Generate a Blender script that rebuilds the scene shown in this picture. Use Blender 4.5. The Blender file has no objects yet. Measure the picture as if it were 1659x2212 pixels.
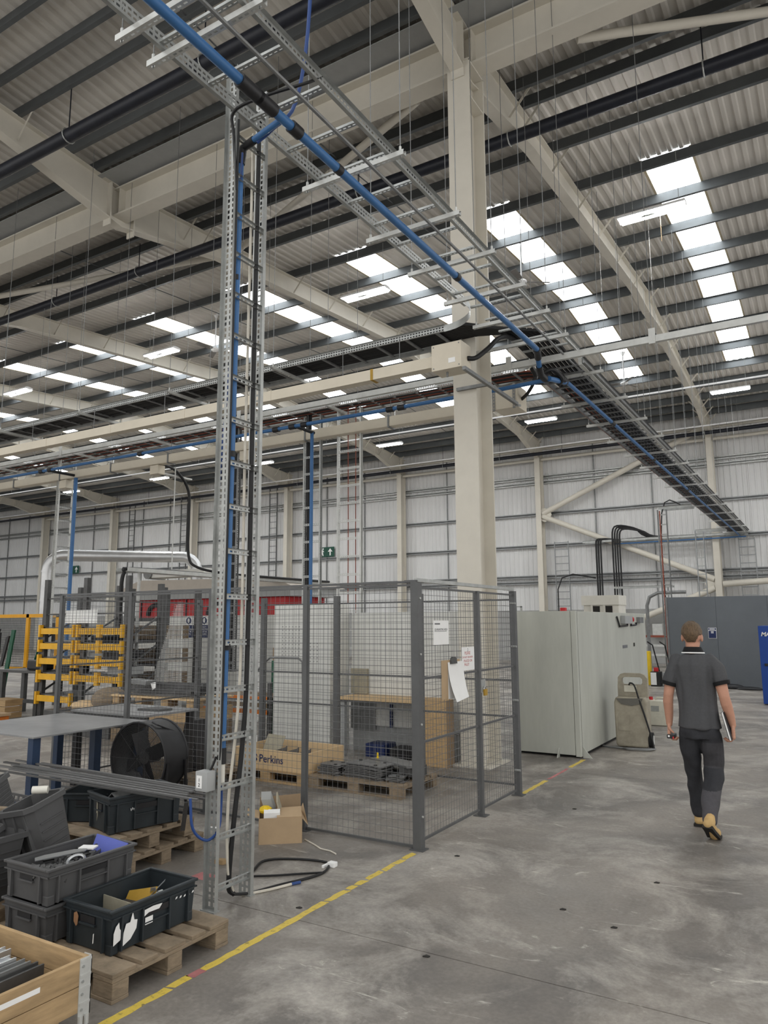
import bpy, bmesh, math, random
from mathutils import Vector, Matrix
R = math.radians
rnd = random.Random(7)
scene = bpy.context.scene
COL = scene.collection

# ---------------------------------------------------------------- camera, world, exposure
def make_camera():
    yaw, pitch, roll = R(31.1), R(8.54), R(-0.3)
    f = Vector((-math.sin(yaw) * math.cos(pitch), math.cos(yaw) * math.cos(pitch), math.sin(pitch)))
    r = Vector((math.cos(yaw), math.sin(yaw), 0))
    u = r.cross(f)
    r2 = r * math.cos(roll) + u * math.sin(roll)
    u2 = -r * math.sin(roll) + u * math.cos(roll)
    m = Matrix((r2, u2, -f)).transposed().to_4x4()
    m.translation = (0, 0, 1.75)
    c = bpy.data.cameras.new('camera')
    c.sensor_fit = 'VERTICAL'
    c.sensor_height = 36.0
    c.lens = 1599.0 / 2212.0 * 36.0
    c.clip_start, c.clip_end = 0.05, 300
    o = bpy.data.objects.new('camera', c)
    o.matrix_world = m
    COL.objects.link(o)
    scene.camera = o
make_camera()

w = bpy.data.worlds.new('world')
scene.world = w
w.use_nodes = True
WORLD_STRENGTH = 0.75
bg = w.node_tree.nodes['Background']
bg.inputs['Color'].default_value = (1.0, 0.985, 0.955, 1)
bg.inputs['Strength'].default_value = WORLD_STRENGTH
ROOFLIGHT = 3.3
BATTEN = 90.0
scene.view_settings.view_transform = 'Standard'
scene.view_settings.look = 'None'
scene.view_settings.gamma = 1.0
scene.view_settings.use_curve_mapping = False
scene.view_settings.exposure = 0.75

# ---------------------------------------------------------------- materials
MATS = {}
def M(name, col=None, rough=0.6, metal=0.0, var=0.12, scale=6.0, bump=0.0, emis=0.0, emcol=None, stretch=None, spec=0.4):
    if col is None:
        return MATS[name]
    m = bpy.data.materials.new(name)
    m.use_nodes = True
    nt = m.node_tree
    b = nt.nodes['Principled BSDF']
    b.inputs['Roughness'].default_value = rough
    b.inputs['Metallic'].default_value = metal
    b.inputs['Specular IOR Level'].default_value = spec
    tc = nt.nodes.new('ShaderNodeTexCoord')
    mp = nt.nodes.new('ShaderNodeMapping')
    if stretch:
        mp.inputs['Scale'].default_value = stretch
    nz = nt.nodes.new('ShaderNodeTexNoise')
    nz.inputs['Scale'].default_value = scale
    nz.inputs['Detail'].default_value = 6
    nz.inputs['Roughness'].default_value = 0.65
    cr = nt.nodes.new('ShaderNodeValToRGB')
    lo = [max(0, c * (1 - var)) for c in col]
    hi = [min(1, c * (1 + var)) for c in col]
    cr.color_ramp.elements[0].position = 0.3
    cr.color_ramp.elements[0].color = (*lo, 1)
    cr.color_ramp.elements[1].position = 0.7
    cr.color_ramp.elements[1].color = (*hi, 1)
    nt.links.new(tc.outputs['Object'], mp.inputs['Vector'])
    nt.links.new(mp.outputs['Vector'], nz.inputs['Vector'])
    nt.links.new(nz.outputs['Fac'], cr.inputs['Fac'])
    nt.links.new(cr.outputs['Color'], b.inputs['Base Color'])
    if bump:
        bp = nt.nodes.new('ShaderNodeBump')
        bp.inputs['Strength'].default_value = bump
        bp.inputs['Distance'].default_value = 0.01
        nt.links.new(nz.outputs['Fac'], bp.inputs['Height'])
        nt.links.new(bp.outputs['Normal'], b.inputs['Normal'])
    if emis:
        b.inputs['Emission Color'].default_value = (*(emcol or col), 1)
        b.inputs['Emission Strength'].default_value = emis
    MATS[name] = m
    return m

M('cream_paint', (0.64, 0.605, 0.53), 0.55, var=0.05, scale=2)
M('roof_sheet', (0.66, 0.63, 0.58), 0.5, var=0.07, scale=1.5, stretch=(3, 0.3, 1))
M('rooflight', (0.85, 0.9, 0.95), 0.4, var=0.03, scale=1.5, stretch=(6, 0.3, 1), emis=ROOFLIGHT, emcol=(0.95, 0.98, 1.0))
M('rooflight_trim', (0.45, 0.38, 0.26), 0.6)
M('purlin_steel', (0.115, 0.125, 0.13), 0.5, 0.3, var=0.18, scale=1.2)
M('galv', (0.40, 0.41, 0.40), 0.42, 0.55, var=0.16, scale=9)
M('galv_dark', (0.22, 0.225, 0.225), 0.5, 0.5, var=0.2, scale=8)
M('galv_mid', (0.30, 0.31, 0.315), 0.5, 0.4, var=0.15, scale=4)
M('galv_pale', (0.56, 0.565, 0.545), 0.45, 0.35, var=0.12, scale=7)
M('wall_sheet', (0.66, 0.66, 0.655), 0.55, var=0.06, scale=0.7, stretch=(2, 1, 0.4))
M('blockwork', (0.36, 0.36, 0.35), 0.85, var=0.1, scale=2)
M('black_pipe', (0.012, 0.014, 0.022), 0.45, var=0.3)
M('black_cable', (0.012, 0.012, 0.013), 0.55, var=0.3)
M('black_plastic', (0.016, 0.016, 0.018), 0.45, var=0.3)
M('blue_pipe', (0.045, 0.145, 0.34), 0.4, var=0.12, scale=4)
M('blue_hose', (0.02, 0.06, 0.22), 0.45)
M('red_cable', (0.24, 0.06, 0.035), 0.6)
M('white_cable', (0.62, 0.58, 0.5), 0.6)
M('trunking', (0.66, 0.60, 0.49), 0.5, var=0.05, scale=3)
M('cage_grey', (0.11, 0.112, 0.114), 0.5, 0.2, var=0.12)
M('wire', (0.16, 0.162, 0.165), 0.5, 0.3, var=0.1)
M('pine', (0.40, 0.275, 0.145), 0.75, var=0.3, scale=3, stretch=(1, 1, 7), bump=0.15)
M('pine_fresh', (0.63, 0.455, 0.26), 0.7, var=0.1, scale=3, stretch=(1, 1, 6), bump=0.1)
M('wood_old', (0.19, 0.14, 0.09), 0.85, var=0.3, scale=5, stretch=(3, 3, 9), bump=0.3)
M('wood_grey', (0.25, 0.195, 0.135), 0.85, var=0.28, scale=4, stretch=(3, 3, 9), bump=0.3)
M('chipboard', (0.55, 0.37, 0.185), 0.8, var=0.12, scale=30)
M('card', (0.45, 0.325, 0.20), 0.85, var=0.07, scale=5)
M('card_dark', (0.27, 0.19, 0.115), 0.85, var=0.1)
M('paper', (0.85, 0.85, 0.84), 0.7, var=0.03)
M('ink', (0.02, 0.02, 0.025), 0.7, var=0.1)
M('red_ink', (0.45, 0.05, 0.05), 0.7)
M('crate_dark', (0.024, 0.031, 0.036), 0.5, var=0.25, scale=5)
M('crate_grey', (0.078, 0.078, 0.08), 0.5, var=0.12, scale=5)
M('steel_plate', (0.20, 0.20, 0.20), 0.45, 0.6, var=0.15, scale=4)
M('steel_dark', (0.10, 0.10, 0.10), 0.5, 0.5, var=0.25, scale=5)
M('steel_bright', (0.55, 0.56, 0.57), 0.3, 0.8, var=0.1)
M('alu', (0.62, 0.64, 0.66), 0.3, 0.8, var=0.08)
M('bench_top', (0.27, 0.275, 0.28), 0.4, 0.5, var=0.15, scale=3)
M('bench_blue', (0.013, 0.032, 0.075), 0.5, var=0.2)
M('yellow', (0.78, 0.42, 0.02), 0.45, var=0.1)
M('yellow_tag', (0.80, 0.55, 0.02), 0.5)
M('fence_orange', (0.80, 0.38, 0.015), 0.5, var=0.08)
M('machine_pale', (0.46, 0.47, 0.425), 0.5, var=0.10, scale=2.0, stretch=(2.0, 2.0, 0.45))
M('machine_white', (0.66, 0.66, 0.63), 0.45, var=0.05, scale=2)
M('machine_cream', (0.72, 0.70, 0.63), 0.5, var=0.04)
M('machine_grey', (0.36, 0.37, 0.37), 0.5, var=0.06)
M('panel_grey', (0.135, 0.15, 0.165), 0.5, var=0.06, scale=2)
M('sign_blue', (0.012, 0.025, 0.10), 0.5, var=0.1)
M('door_blue', (0.006, 0.055, 0.30), 0.4, var=0.05)
M('white_paint', (0.8, 0.8, 0.8), 0.5, var=0.02)
M('exit_green', (0.01, 0.07, 0.045), 0.5, var=0.08)
M('red_machine', (0.50, 0.02, 0.025), 0.45, var=0.1)
M('canopy', (0.55, 0.50, 0.44), 0.6, var=0.05)
M('orange_beam', (0.70, 0.20, 0.03), 0.5)
M('green_cab', (0.012, 0.09, 0.05), 0.5)
M('tank_dirty', (0.33, 0.30, 0.235), 0.65, var=0.22, scale=7, bump=0.1)
M('tank_recess', (0.13, 0.125, 0.11), 0.6)
M('jug_white', (0.62, 0.60, 0.51), 0.5, var=0.1)
M('rubber', (0.015, 0.015, 0.015), 0.8)
M('duct_silver', (0.60, 0.61, 0.62), 0.35, 0.7, var=0.1, scale=4, stretch=(1, 1, 1))
M('blue_bin', (0.10, 0.13, 0.46), 0.5, var=0.06)
M('stained', (0.36, 0.33, 0.25), 0.8, var=0.2)
M('amber', (0.40, 0.24, 0.03), 0.6)
M('skin', (0.52, 0.275, 0.19), 0.55, var=0.07, scale=14, spec=0.3)
M('hair', (0.135, 0.088, 0.05), 0.55, var=0.55, scale=130, stretch=(1, 1, 0.12), bump=0.9)
M('polo', (0.072, 0.073, 0.078), 0.85, var=0.08, scale=60, bump=0.1)
M('polo_black', (0.008, 0.008, 0.009), 0.85)
M('trouser', (0.030, 0.031, 0.036), 0.85, var=0.12, scale=40, bump=0.1)
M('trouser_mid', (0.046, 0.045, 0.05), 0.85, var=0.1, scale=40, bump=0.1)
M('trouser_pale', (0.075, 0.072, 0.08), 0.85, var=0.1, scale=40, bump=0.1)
M('boot', (0.55, 0.37, 0.16), 0.75, var=0.12, scale=20)
M('sole', (0.02, 0.018, 0.016), 0.8)
M('lamp', (1, 1, 1), 0.5, var=0.0, emis=BATTEN, emcol=(1.0, 0.98, 0.94))
M('fan_dark', (0.20, 0.19, 0.18), 0.5, 0.3)
M('rust_cap', (0.30, 0.16, 0.08), 0.7)
M('dirt_hole_dark', (0.03, 0.028, 0.025), 0.9)  # debris colour; in drawn holes it stands for the shade inside
M('pink_mark', (0.42, 0.16, 0.16), 0.8, var=0.3)
M('slab_gap', (0.035, 0.033, 0.03), 0.95)

def concrete():
    m = bpy.data.materials.new('concrete')
    m.use_nodes = True
    nt = m.node_tree
    N, L = nt.nodes, nt.links
    b = N['Principled BSDF']
    tc = N.new('ShaderNodeTexCoord')
    geo = N.new('ShaderNodeNewGeometry')
    def noise(scale, detail, rough, dist=0.0, stretch=(1, 1, 1), rot=0.0, off=0.0):
        mp = N.new('ShaderNodeMapping')
        mp.inputs['Scale'].default_value = stretch
        mp.inputs['Rotation'].default_value = (0, 0, rot)
        mp.inputs['Location'].default_value = (off, off * 0.7, 0)
        L.new(geo.outputs['Position'], mp.inputs['Vector'])
        n = N.new('ShaderNodeTexNoise')
        n.inputs['Scale'].default_value = scale
        n.inputs['Detail'].default_value = detail
        n.inputs['Roughness'].default_value = rough
        n.inputs['Distortion'].default_value = dist
        L.new(mp.outputs['Vector'], n.inputs['Vector'])
        return n.outputs['Fac']
    def ramp(fac, p0, c0, p1, c1):
        r = N.new('ShaderNodeValToRGB')
        r.color_ramp.elements[0].position = p0
        r.color_ramp.elements[0].color = c0
        r.color_ramp.elements[1].position = p1
        r.color_ramp.elements[1].color = c1
        L.new(fac, r.inputs['Fac'])
        return r.outputs['Color']
    def mix(a, bb, fac, mode='MIX'):
        x = N.new('ShaderNodeMix')
        x.data_type = 'RGBA'
        x.blend_type = mode
        if isinstance(fac, float):
            x.inputs['Factor'].default_value = fac
        else:
            L.new(fac, x.inputs['Factor'])
        for s, v in ((6, a), (7, bb)):
            if isinstance(v, tuple):
                x.inputs[s].default_value = v
            else:
                L.new(v, x.inputs[s])
        return x.outputs[2]
    base = ramp(noise(0.55, 5, 0.6, 0.6), 0.38, (0.150, 0.138, 0.126, 1), 0.64, (0.275, 0.248, 0.218, 1))
    pale = ramp(noise(1.1, 9, 0.72, 0.5, off=3.0), 0.47, (0, 0, 0, 1), 0.70, (1, 1, 1, 1))
    c = mix(base, (0.47, 0.44, 0.395, 1), pale)
    scuff = ramp(noise(3.2, 10, 0.75, 1.6, stretch=(0.5, 1.4, 1), rot=0.5, off=9.0), 0.60, (0, 0, 0, 1), 0.70, (1, 1, 1, 1))
    c = mix(c, (0.58, 0.55, 0.49, 1), scuff)
    dark = ramp(noise(0.8, 6, 0.6, 0.3, off=17.0), 0.56, (0, 0, 0, 1), 0.78, (0.55, 0.55, 0.55, 1))
    c = mix(c, (0.115, 0.110, 0.108, 1), dark)
    fine = ramp(noise(40, 4, 0.6), 0.3, (0.85, 0.85, 0.85, 1), 0.7, (1.1, 1.1, 1.1, 1))
    c = mix(c, fine, 1.0, 'MULTIPLY')
    L.new(c, b.inputs['Base Color'])
    rr = ramp(noise(2.0, 5, 0.6, off=5.0), 0.3, (0.38, 0.38, 0.38, 1), 0.7, (0.62, 0.62, 0.62, 1))
    L.new(rr, b.inputs['Roughness'])
    b.inputs['Specular IOR Level'].default_value = 0.35
    bp = N.new('ShaderNodeBump')
    bp.inputs['Strength'].default_value = 0.12
    bp.inputs['Distance'].default_value = 0.01
    L.new(noise(25, 6, 0.7), bp.inputs['Height'])
    L.new(bp.outputs['Normal'], b.inputs['Normal'])
    MATS['concrete'] = m
concrete()

def tape_mat():
    m = bpy.data.materials.new('floor_tape')
    m.use_nodes = True
    nt = m.node_tree
    b = nt.nodes['Principled BSDF']
    b.inputs['Roughness'].default_value = 0.6
    g = nt.nodes.new('ShaderNodeNewGeometry')
    n = nt.nodes.new('ShaderNodeTexNoise')
    n.inputs['Scale'].default_value = 22
    n.inputs['Detail'].default_value = 8
    n.inputs['Roughness'].default_value = 0.75
    r = nt.nodes.new('ShaderNodeValToRGB')
    e = r.color_ramp.elements
    e[0].position, e[0].color = 0.34, (0.14, 0.12, 0.07, 1)
    e[1].position, e[1].color = 0.44, (0.62, 0.46, 0.07, 1)
    x = e.new(0.7)
    x.color = (0.70, 0.53, 0.10, 1)
    nt.links.new(g.outputs['Position'], n.inputs['Vector'])
    nt.links.new(n.outputs['Fac'], r.inputs['Fac'])
    nt.links.new(r.outputs['Color'], b.inputs['Base Color'])
    MATS['floor_tape'] = m
tape_mat()

# ---------------------------------------------------------------- mesh helpers
OFF = {}
X, Y, Z = Vector((1, 0, 0)), Vector((0, 1, 0)), Vector((0, 0, 1))
class MB:
    """collects quads; build() links ONE mesh object"""
    def __init__(self):
        self.v, self.f = [], []
    def add(self, vs, fs):
        n = len(self.v)
        self.v += [Vector(p) for p in vs]
        self.f += [tuple(i + n for i in q) for q in fs]
        return self
    def box(self, x0, x1, y0, y1, z0, z1):
        return self.add([(x0, y0, z0), (x1, y0, z0), (x1, y1, z0), (x0, y1, z0), (x0, y0, z1), (x1, y0, z1), (x1, y1, z1), (x0, y1, z1)],
                        [(0, 3, 2, 1), (4, 5, 6, 7), (0, 1, 5, 4), (1, 2, 6, 5), (2, 3, 7, 6), (3, 0, 4, 7)])
    def obox(self, c, a, b, d):
        """box at centre c with half-axis vectors a, b, d"""
        c = Vector(c); a = Vector(a); b = Vector(b); d = Vector(d)
        vs = [c + sx * a + sy * b + sz * d for sz in (-1, 1) for sx, sy in ((-1, -1), (1, -1), (1, 1), (-1, 1))]
        fs = [(0, 3, 2, 1), (4, 5, 6, 7), (0, 1, 5, 4), (1, 2, 6, 5), (2, 3, 7, 6), (3, 0, 4, 7)]
        return self.add(vs, fs)
    def bar(self, p, q, wd, h, up=Z):
        p = Vector(p); q = Vector(q)
        d = (q - p)
        s = d.cross(up)
        if s.length < 1e-6:
            s = d.cross(X)
        s.normalize()
        n = s.cross(d).normalized()
        return self.obox((p + q) / 2, d / 2, s * wd / 2, n * h / 2)
    def bbox(self, x0, x1, y0, y1, z0, z1, r=0.01):
        """box with chamfered edges"""
        bm = bmesh.new()
        t = MB().box(x0, x1, y0, y1, z0, z1)
        vs = [bm.verts.new(p) for p in t.v]
        for q in t.f:
            bm.faces.new([vs[i] for i in q])
        bmesh.ops.bevel(bm, geom=bm.edges[:], offset=r, segments=2, affect='EDGES', profile=0.6)
        bm.verts.index_update()
        self.add([v.co.copy() for v in bm.verts], [tuple(v.index for v in fc.verts) for fc in bm.faces])
        bm.free()
        return self
    def cyl(self, p, q, r, n=12, r2=None, caps=True):
        return self.tube([p, q], r, n, caps, radii=[r, r if r2 is None else r2])
    def tube(self, pts, r, n=8, caps=True, radii=None):
        pts = [Vector(p) for p in pts]
        k = len(pts)
        vs, fs = [], []
        prev = None
        for i, p in enumerate(pts):
            d = (pts[min(i + 1, k - 1)] - pts[max(i - 1, 0)]).normalized()
            if prev is None:
                a = d.orthogonal().normalized()
            else:
                a = prev - d * prev.dot(d)
                a = a.normalized() if a.length > 1e-6 else d.orthogonal().normalized()
            prev = a
            b = d.cross(a)
            rr = radii[i] if radii else r
            for j in range(n):
                t = 2 * math.pi * j / n
                vs.append(p + (a * math.cos(t) + b * math.sin(t)) * rr)
        for i in range(k - 1):
            for j in range(n):
                j2 = (j + 1) % n
                fs.append((i * n + j, i * n + j2, (i + 1) * n + j2, (i + 1) * n + j))
        if caps:
            fs.append(tuple(range(n))[::-1])
            fs.append(tuple((k - 1) * n + j for j in range(n)))
        return self.add(vs, fs)
    def prism(self, poly, o, u, v, d):
        """polygon (list of 2d) in plane o+u*a+v*b extruded by vector d"""
        o, u, v, d = Vector(o), Vector(u), Vector(v), Vector(d)
        n = len(poly)
        a = [o + u * p[0] + v * p[1] for p in poly]
        fs = [tuple(range(n))[::-1], tuple(range(n, 2 * n))] + [(i, (i + 1) % n, n + (i + 1) % n, n + i) for i in range(n)]
        return self.add(a + [p + d for p in a], fs)
    def sweep(self, poly, o, u, v, d):
        """open profile extruded by d (sheet)"""
        o, u, v, d = Vector(o), Vector(u), Vector(v), Vector(d)
        n = len(poly)
        a = [o + u * p[0] + v * p[1] for p in poly]
        return self.add(a + [p + d for p in a], [(i, i + 1, n + i + 1, n + i) for i in range(n - 1)])
    def perf(self, o, du, dv, L, W, pitch, hl, rows, hw):
        """perforated sheet: slots hl long every pitch along du, in rows across dv"""
        o, du, dv = Vector(o), Vector(du), Vector(dv)
        us = [0.0]
        n = int(L / pitch)
        m = (L - n * pitch) / 2
        holes_u = set()
        for i in range(n):
            a = m + i * pitch + (pitch - hl) / 2
            us += [a, a + hl]
            holes_u.add(len(us) - 2)
        us.append(L)
        vs_ = [0.0]
        g = (W - rows * hw) / (rows + 1)
        holes_v = set()
        for i in range(rows):
            a = g + i * (hw + g)
            vs_ += [a, a + hw]
            holes_v.add(len(vs_) - 2)
        vs_.append(W)
        nv = len(vs_)
        P = [o + du * a + dv * b for a in us for b in vs_]
        F = []
        for i in range(len(us) - 1):
            for j in range(nv - 1):
                if i in holes_u and j in holes_v:
                    continue
                F.append((i * nv + j, (i + 1) * nv + j, (i + 1) * nv + j + 1, i * nv + j + 1))
        return self.add(P, F)
    def ell(self, c, rx, ry, rz, nu=12, nv=8):
        c = Vector(c)
        vs, fs = [c - Z * rz], []
        for i in range(1, nv):
            t = math.pi * i / nv
            for j in range(nu):
                p = 2 * math.pi * j / nu
                vs.append(c + Vector((rx * math.sin(t) * math.cos(p), ry * math.sin(t) * math.sin(p), -rz * math.cos(t))))
        vs.append(c + Z * rz)
        top = len(vs) - 1
        for j in range(nu):
            j2 = (j + 1) % nu
            fs.append((0, 1 + j2, 1 + j))
            for i in range(nv - 2):
                a = 1 + i * nu
                fs.append((a + j, a + j2, a + nu + j2, a + nu + j))
            a = 1 + (nv - 2) * nu
            fs.append((a + j, a + j2, top))
        return self.add(vs, fs)
    def xf(self, m):
        self.v = [m @ p for p in self.v]
        return self
    def build(self, name, mat, parent=None, smooth=False, local=False):
        off = Vector((0, 0, 0)) if (local or parent is None) else OFF.get(parent, Vector((0, 0, 0)))
        me = bpy.data.meshes.new(name)
        me.from_pydata([p - off for p in self.v], [], self.f)
        me.materials.append(M(mat))
        if smooth:
            me.polygons.foreach_set('use_smooth', [True] * len(me.polygons))
            try:
                me.set_sharp_from_angle(angle=R(38))
            except Exception:
                pass
        me.update()
        o = bpy.data.objects.new(name, me)
        COL.objects.link(o)
        if parent is not None:
            o.parent = parent
            OFF[o] = off
        return o
def tag(o, label=None, cat=None, group=None, kind=None):
    if label: o['label'] = label
    if cat: o['category'] = cat
    if group: o['group'] = group
    if kind: o['kind'] = kind
    return o
def thing(name, label, cat, loc=(0, 0, 0), group=None, rotz=0.0):
    o = bpy.data.objects.new(name, None)
    COL.objects.link(o)
    o.empty_display_size = 0.1
    o.location = loc
    o.rotation_euler = (0, 0, rotz)
    OFF[o] = Vector(loc)
    return tag(o, label, cat, group)
def single(name, mb, mat, label, cat, group=None, smooth=False):
    """a thing that is one mesh, origin at its base"""
    xs = [p.x for p in mb.v]; ys = [p.y for p in mb.v]; zs = [p.z for p in mb.v]
    c = Vector(((min(xs) + max(xs)) / 2, (min(ys) + max(ys)) / 2, min(zs)))
    mb.v = [p - c for p in mb.v]
    o = mb.build(name, mat, None, smooth)
    o.location = c
    OFF[o] = c
    return tag(o, label, cat, group)
def struct(name, mb, mat, smooth=False):
    return tag(mb.build(name, mat, None, smooth), kind='structure')
def clone(o, loc, parent, rot=None):
    c = o.copy()
    COL.objects.link(c)
    c.parent = parent
    c.location = loc
    if rot is not None: c.rotation_euler = rot
    return c
def copy_tree(o, loc=None, rotz=None, label=None, parent=None):
    c = o.copy()
    COL.objects.link(c)
    c.parent = parent
    if loc is not None: c.location = loc
    if rotz is not None: c.rotation_euler = (0, 0, rotz)
    if label: c['label'] = label
    for ch in list(o.children):
        copy_tree(ch, parent=c)
    return c
def text(body, size, o, u, v, mat, parent, name='lettering', align='LEFT', extrude=0.0006, shear=0.0, bold=0.0):
    """flat lettering with baseline origin o, writing direction u, up v"""
    cu = bpy.data.curves.new(name, 'FONT')
    cu.body = body
    cu.size = size
    cu.align_x = align
    cu.extrude = extrude
    cu.shear = shear
    cu.offset = bold
    cu.resolution_u = 3
    t = bpy.data.objects.new(name, cu)
    COL.objects.link(t)
    dg = bpy.context.evaluated_depsgraph_get()
    me = bpy.data.meshes.new_from_object(t.evaluated_get(dg))
    bpy.data.objects.remove(t)
    mb = MB()
    o, u, v = Vector(o), Vector(u).normalized(), Vector(v).normalized()
    n = u.cross(v)
    mb.add([o + u * p.co.x + v * p.co.y + n * (p.co.z + extrude) for p in me.vertices], [tuple(q.vertices) for q in me.polygons])
    bpy.data.meshes.remove(me)
    return mb.build(name, mat, parent)
def spline(pts, n=5):
    pts = [Vector(p) for p in pts]
    if len(pts) < 3: return pts
    q = [pts[0] * 2 - pts[1]] + pts + [pts[-1] * 2 - pts[-2]]
    out = []
    for i in range(1, len(q) - 2):
        p0, p1, p2, p3 = q[i - 1:i + 3]
        for k in range(n):
            t = k / n
            out.append(0.5 * ((2 * p1) + (p2 - p0) * t + (2 * p0 - 5 * p1 + 4 * p2 - p3) * t * t + (3 * p1 - p0 - 3 * p2 + p3) * t ** 3))
    return out + [pts[-1]]
def arc(c, a, b, r, t0, t1, n=8):
    c, a, b = Vector(c), Vector(a), Vector(b)
    return [c + (a * math.cos(t0 + (t1 - t0) * i / n) + b * math.sin(t0 + (t1 - t0) * i / n)) * r for i in range(n + 1)]
# ================================================================ THE SETTING
VAL, APX, WALL = 8.9, 21.15, 33.4           # valley line, apex line, far wall (world Y)
SL = 0.078
XL, XR = -58.0, 11.0
def rz(y, off=0.0):
    """top of rafter at world Y"""
    if y > APX: y = 2 * APX - y
    if y < VAL: y = 2 * VAL - y
    if y > APX: y = 2 * APX - y
    return 10.22 + SL * (y - VAL) + off

# ---- floor: slabs with real joints
XJ = [-58, -26.3, -18.85, -11.4, -7.66, 1.2, 11]
YJ = [-8, -1.4, 3.78, 8.92, 14.06, 19.2, 26.3, 33.5]
fl = struct('floor', MB().box(XL, XR, -8, 33.6, -0.30, -0.05), 'slab_gap')
for i in range(len(XJ) - 1):
    for j in range(len(YJ) - 1):
        MB().box(XJ[i] + 0.004, XJ[i + 1] - 0.004, YJ[j] + 0.004, YJ[j + 1] - 0.004, -0.05, 0.0).build('slab', 'concrete', fl)
# worn yellow tape along the aisle, in pieces
def tape(y0, y1, x=-2.92, wd=0.05, mat='floor_tape', jag=0.006):
    n = max(2, int((y1 - y0) / 0.05))
    mb = MB()
    L_, R_ = [], []
    for i in range(n + 1):
        y = y0 + (y1 - y0) * i / n
        e = 0.02 * (rnd.random() - 0.5) if i in (0, n) else 0
        L_.append(Vector((x - wd / 2 + rnd.uniform(-jag, jag), y + e, 0.0)))
        R_.append(Vector((x + wd / 2 + rnd.uniform(-jag, jag), y - e, 0.0)))
    for i in range(n):
        mb.add([L_[i], R_[i], R_[i + 1], L_[i + 1]] + [p + Z * 0.0012 for p in (L_[i], R_[i], R_[i + 1], L_[i + 1])],
               [(4, 5, 6, 7), (0, 1, 5, 4), (1, 2, 6, 5), (2, 3, 7, 6), (3, 0, 4, 7)])
    return mb.build('tape_strip', mat, fl)
for a, b in ((0.9, 2.79), (2.805, 2.93), (3.02, 4.10), (4.12, 4.34), (4.36, 4.44), (4.46, 4.56), (4.59, 4.78), (4.80, 4.95), (4.965, 5.08), (5.10, 5.26), (7.56, 8.32), (9.2, 9.78)):
    tape(a, b)
tape(2.93, 3.02, mat='pink_mark')
tape(8.4, 9.1, mat='pink_mark', wd=0.035)
MB().box(-4.02, -3.86, 4.0, 4.12, 0, 0.001).build('paint_smudge', 'pink_mark', fl)

# ---- corrugated roof
PITCH, DEP = 0.207, 0.034
def corr(x0, x1):
    """trapezoid profile points (x, dz) between x0 and x1"""
    pts = []
    k = math.floor(x0 / PITCH) - 1
    while k * PITCH < x1 + PITCH:
        b = k * PITCH
        for t, d in ((0.0, 0), (0.30, 0), (0.42, DEP), (0.88, DEP)):
            pts.append((b + t * PITCH, d))
        k += 1
    def at(x):
        for (a, da), (b, db) in zip(pts, pts[1:]):
            if a <= x <= b:
                return da + (db - da) * (x - a) / (b - a)
    return [(x0, at(x0))] + [p for p in pts if x0 + 1e-4 < p[0] < x1 - 1e-4] + [(x1, at(x1))]
def sheet(mb, x0, x1, y0, y1, lift=0.0):
    pr = corr(x0, x1)
    cuts = [y0] + [c for c in (VAL, APX, 2 * VAL - APX) if y0 < c < y1] + [y1]
    for a, b in zip(cuts, cuts[1:]):
        za, zb = rz(a, 0.245 + lift), rz(b, 0.245 + lift)
        n = len(pr)
        vs = [(x, a, za + d) for x, d in pr] + [(x, b, zb + d) for x, d in pr]
        mb.add(vs, [(i, n + i, n + i + 1, i + 1) for i in range(n - 1)])
ROOFLIGHTS = [(-2.62 - 3.725 * k, -1.68 - 3.725 * k) for k in range(-3, 15)]
F0, F1 = 14.36, 27.94
N0, N1 = 2 * VAL - F1, 2 * VAL - F0
NEAR_END = -3.35
roof = MB()
sheet(roof, XL, XR, NEAR_END, NEAR_END + 0.02)
sheet(roof, XL, XR, N1, F0)
sheet(roof, XL, XR, F1, WALL + 0.1)
edges = [XL] + [e for a, b in sorted(ROOFLIGHTS) for e in (a, b)] + [XR]
for a, b in zip(edges[::2], edges[1::2]):
    if b - a > 0.05:
        sheet(roof, a, b, F0, F1)
        sheet(roof, a, b, NEAR_END, N1)
ceil = struct('ceiling', roof, 'roof_sheet')
k = 1
for a, b in ROOFLIGHTS:
    for y0, y1 in ((F0, F1), (NEAR_END, N1)):
        if y0 == NEAR_END and a < -30: continue
        mb = MB()
        sheet(mb, a, b, y0, y1, 0.002)
        wo = struct('window_%d' % k, mb, 'rooflight')
        t = MB()
        for x in (a, b):
            cuts = [y0] + [c for c in (APX,) if y0 < c < y1] + [y1]
            for p, q in zip(cuts, cuts[1:]):
                t.bar((x, p, rz(p, 0.25)), (x, q, rz(q, 0.25)), 0.05, 0.012)
        t.build('edge_flashing', 'rooflight_trim', wo)
        k += 1
# ---- purlins: one Z-section per row
PY = [10.55, 11.06, 12.65, 14.36, 15.95, 17.67, 19.45, 21.15, 22.85, 24.6, 26.3, 27.94, 29.4, 30.7, 31.7, 32.6, 8.3, 7.75, 6.72, 6.13, 5.5, 4.9, 3.35, 1.65, 0.0, -1.65]
for y in PY:
    if y > WALL: continue
    z = rz(y)
    s = 1 if y < APX else -1
    mb = MB()
    mb.sweep([(-0.065, 0.012), (-0.065, 0.0), (0.0, 0.0), (0.0, 0.24), (0.065, 0.24), (0.065, 0.228)], (XL, y, z), Y * s, Z, X * (XR - XL))
    mb.sweep([(0.065, 0.225), (0.065, 0.237), (0.003, 0.237), (0.003, -0.003), (-0.068, -0.003), (-0.068, 0.012)], (XL, y, z), Y * s, Z, X * (XR - XL))
    mb.build('purlin', 'purlin_steel', ceil)
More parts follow.
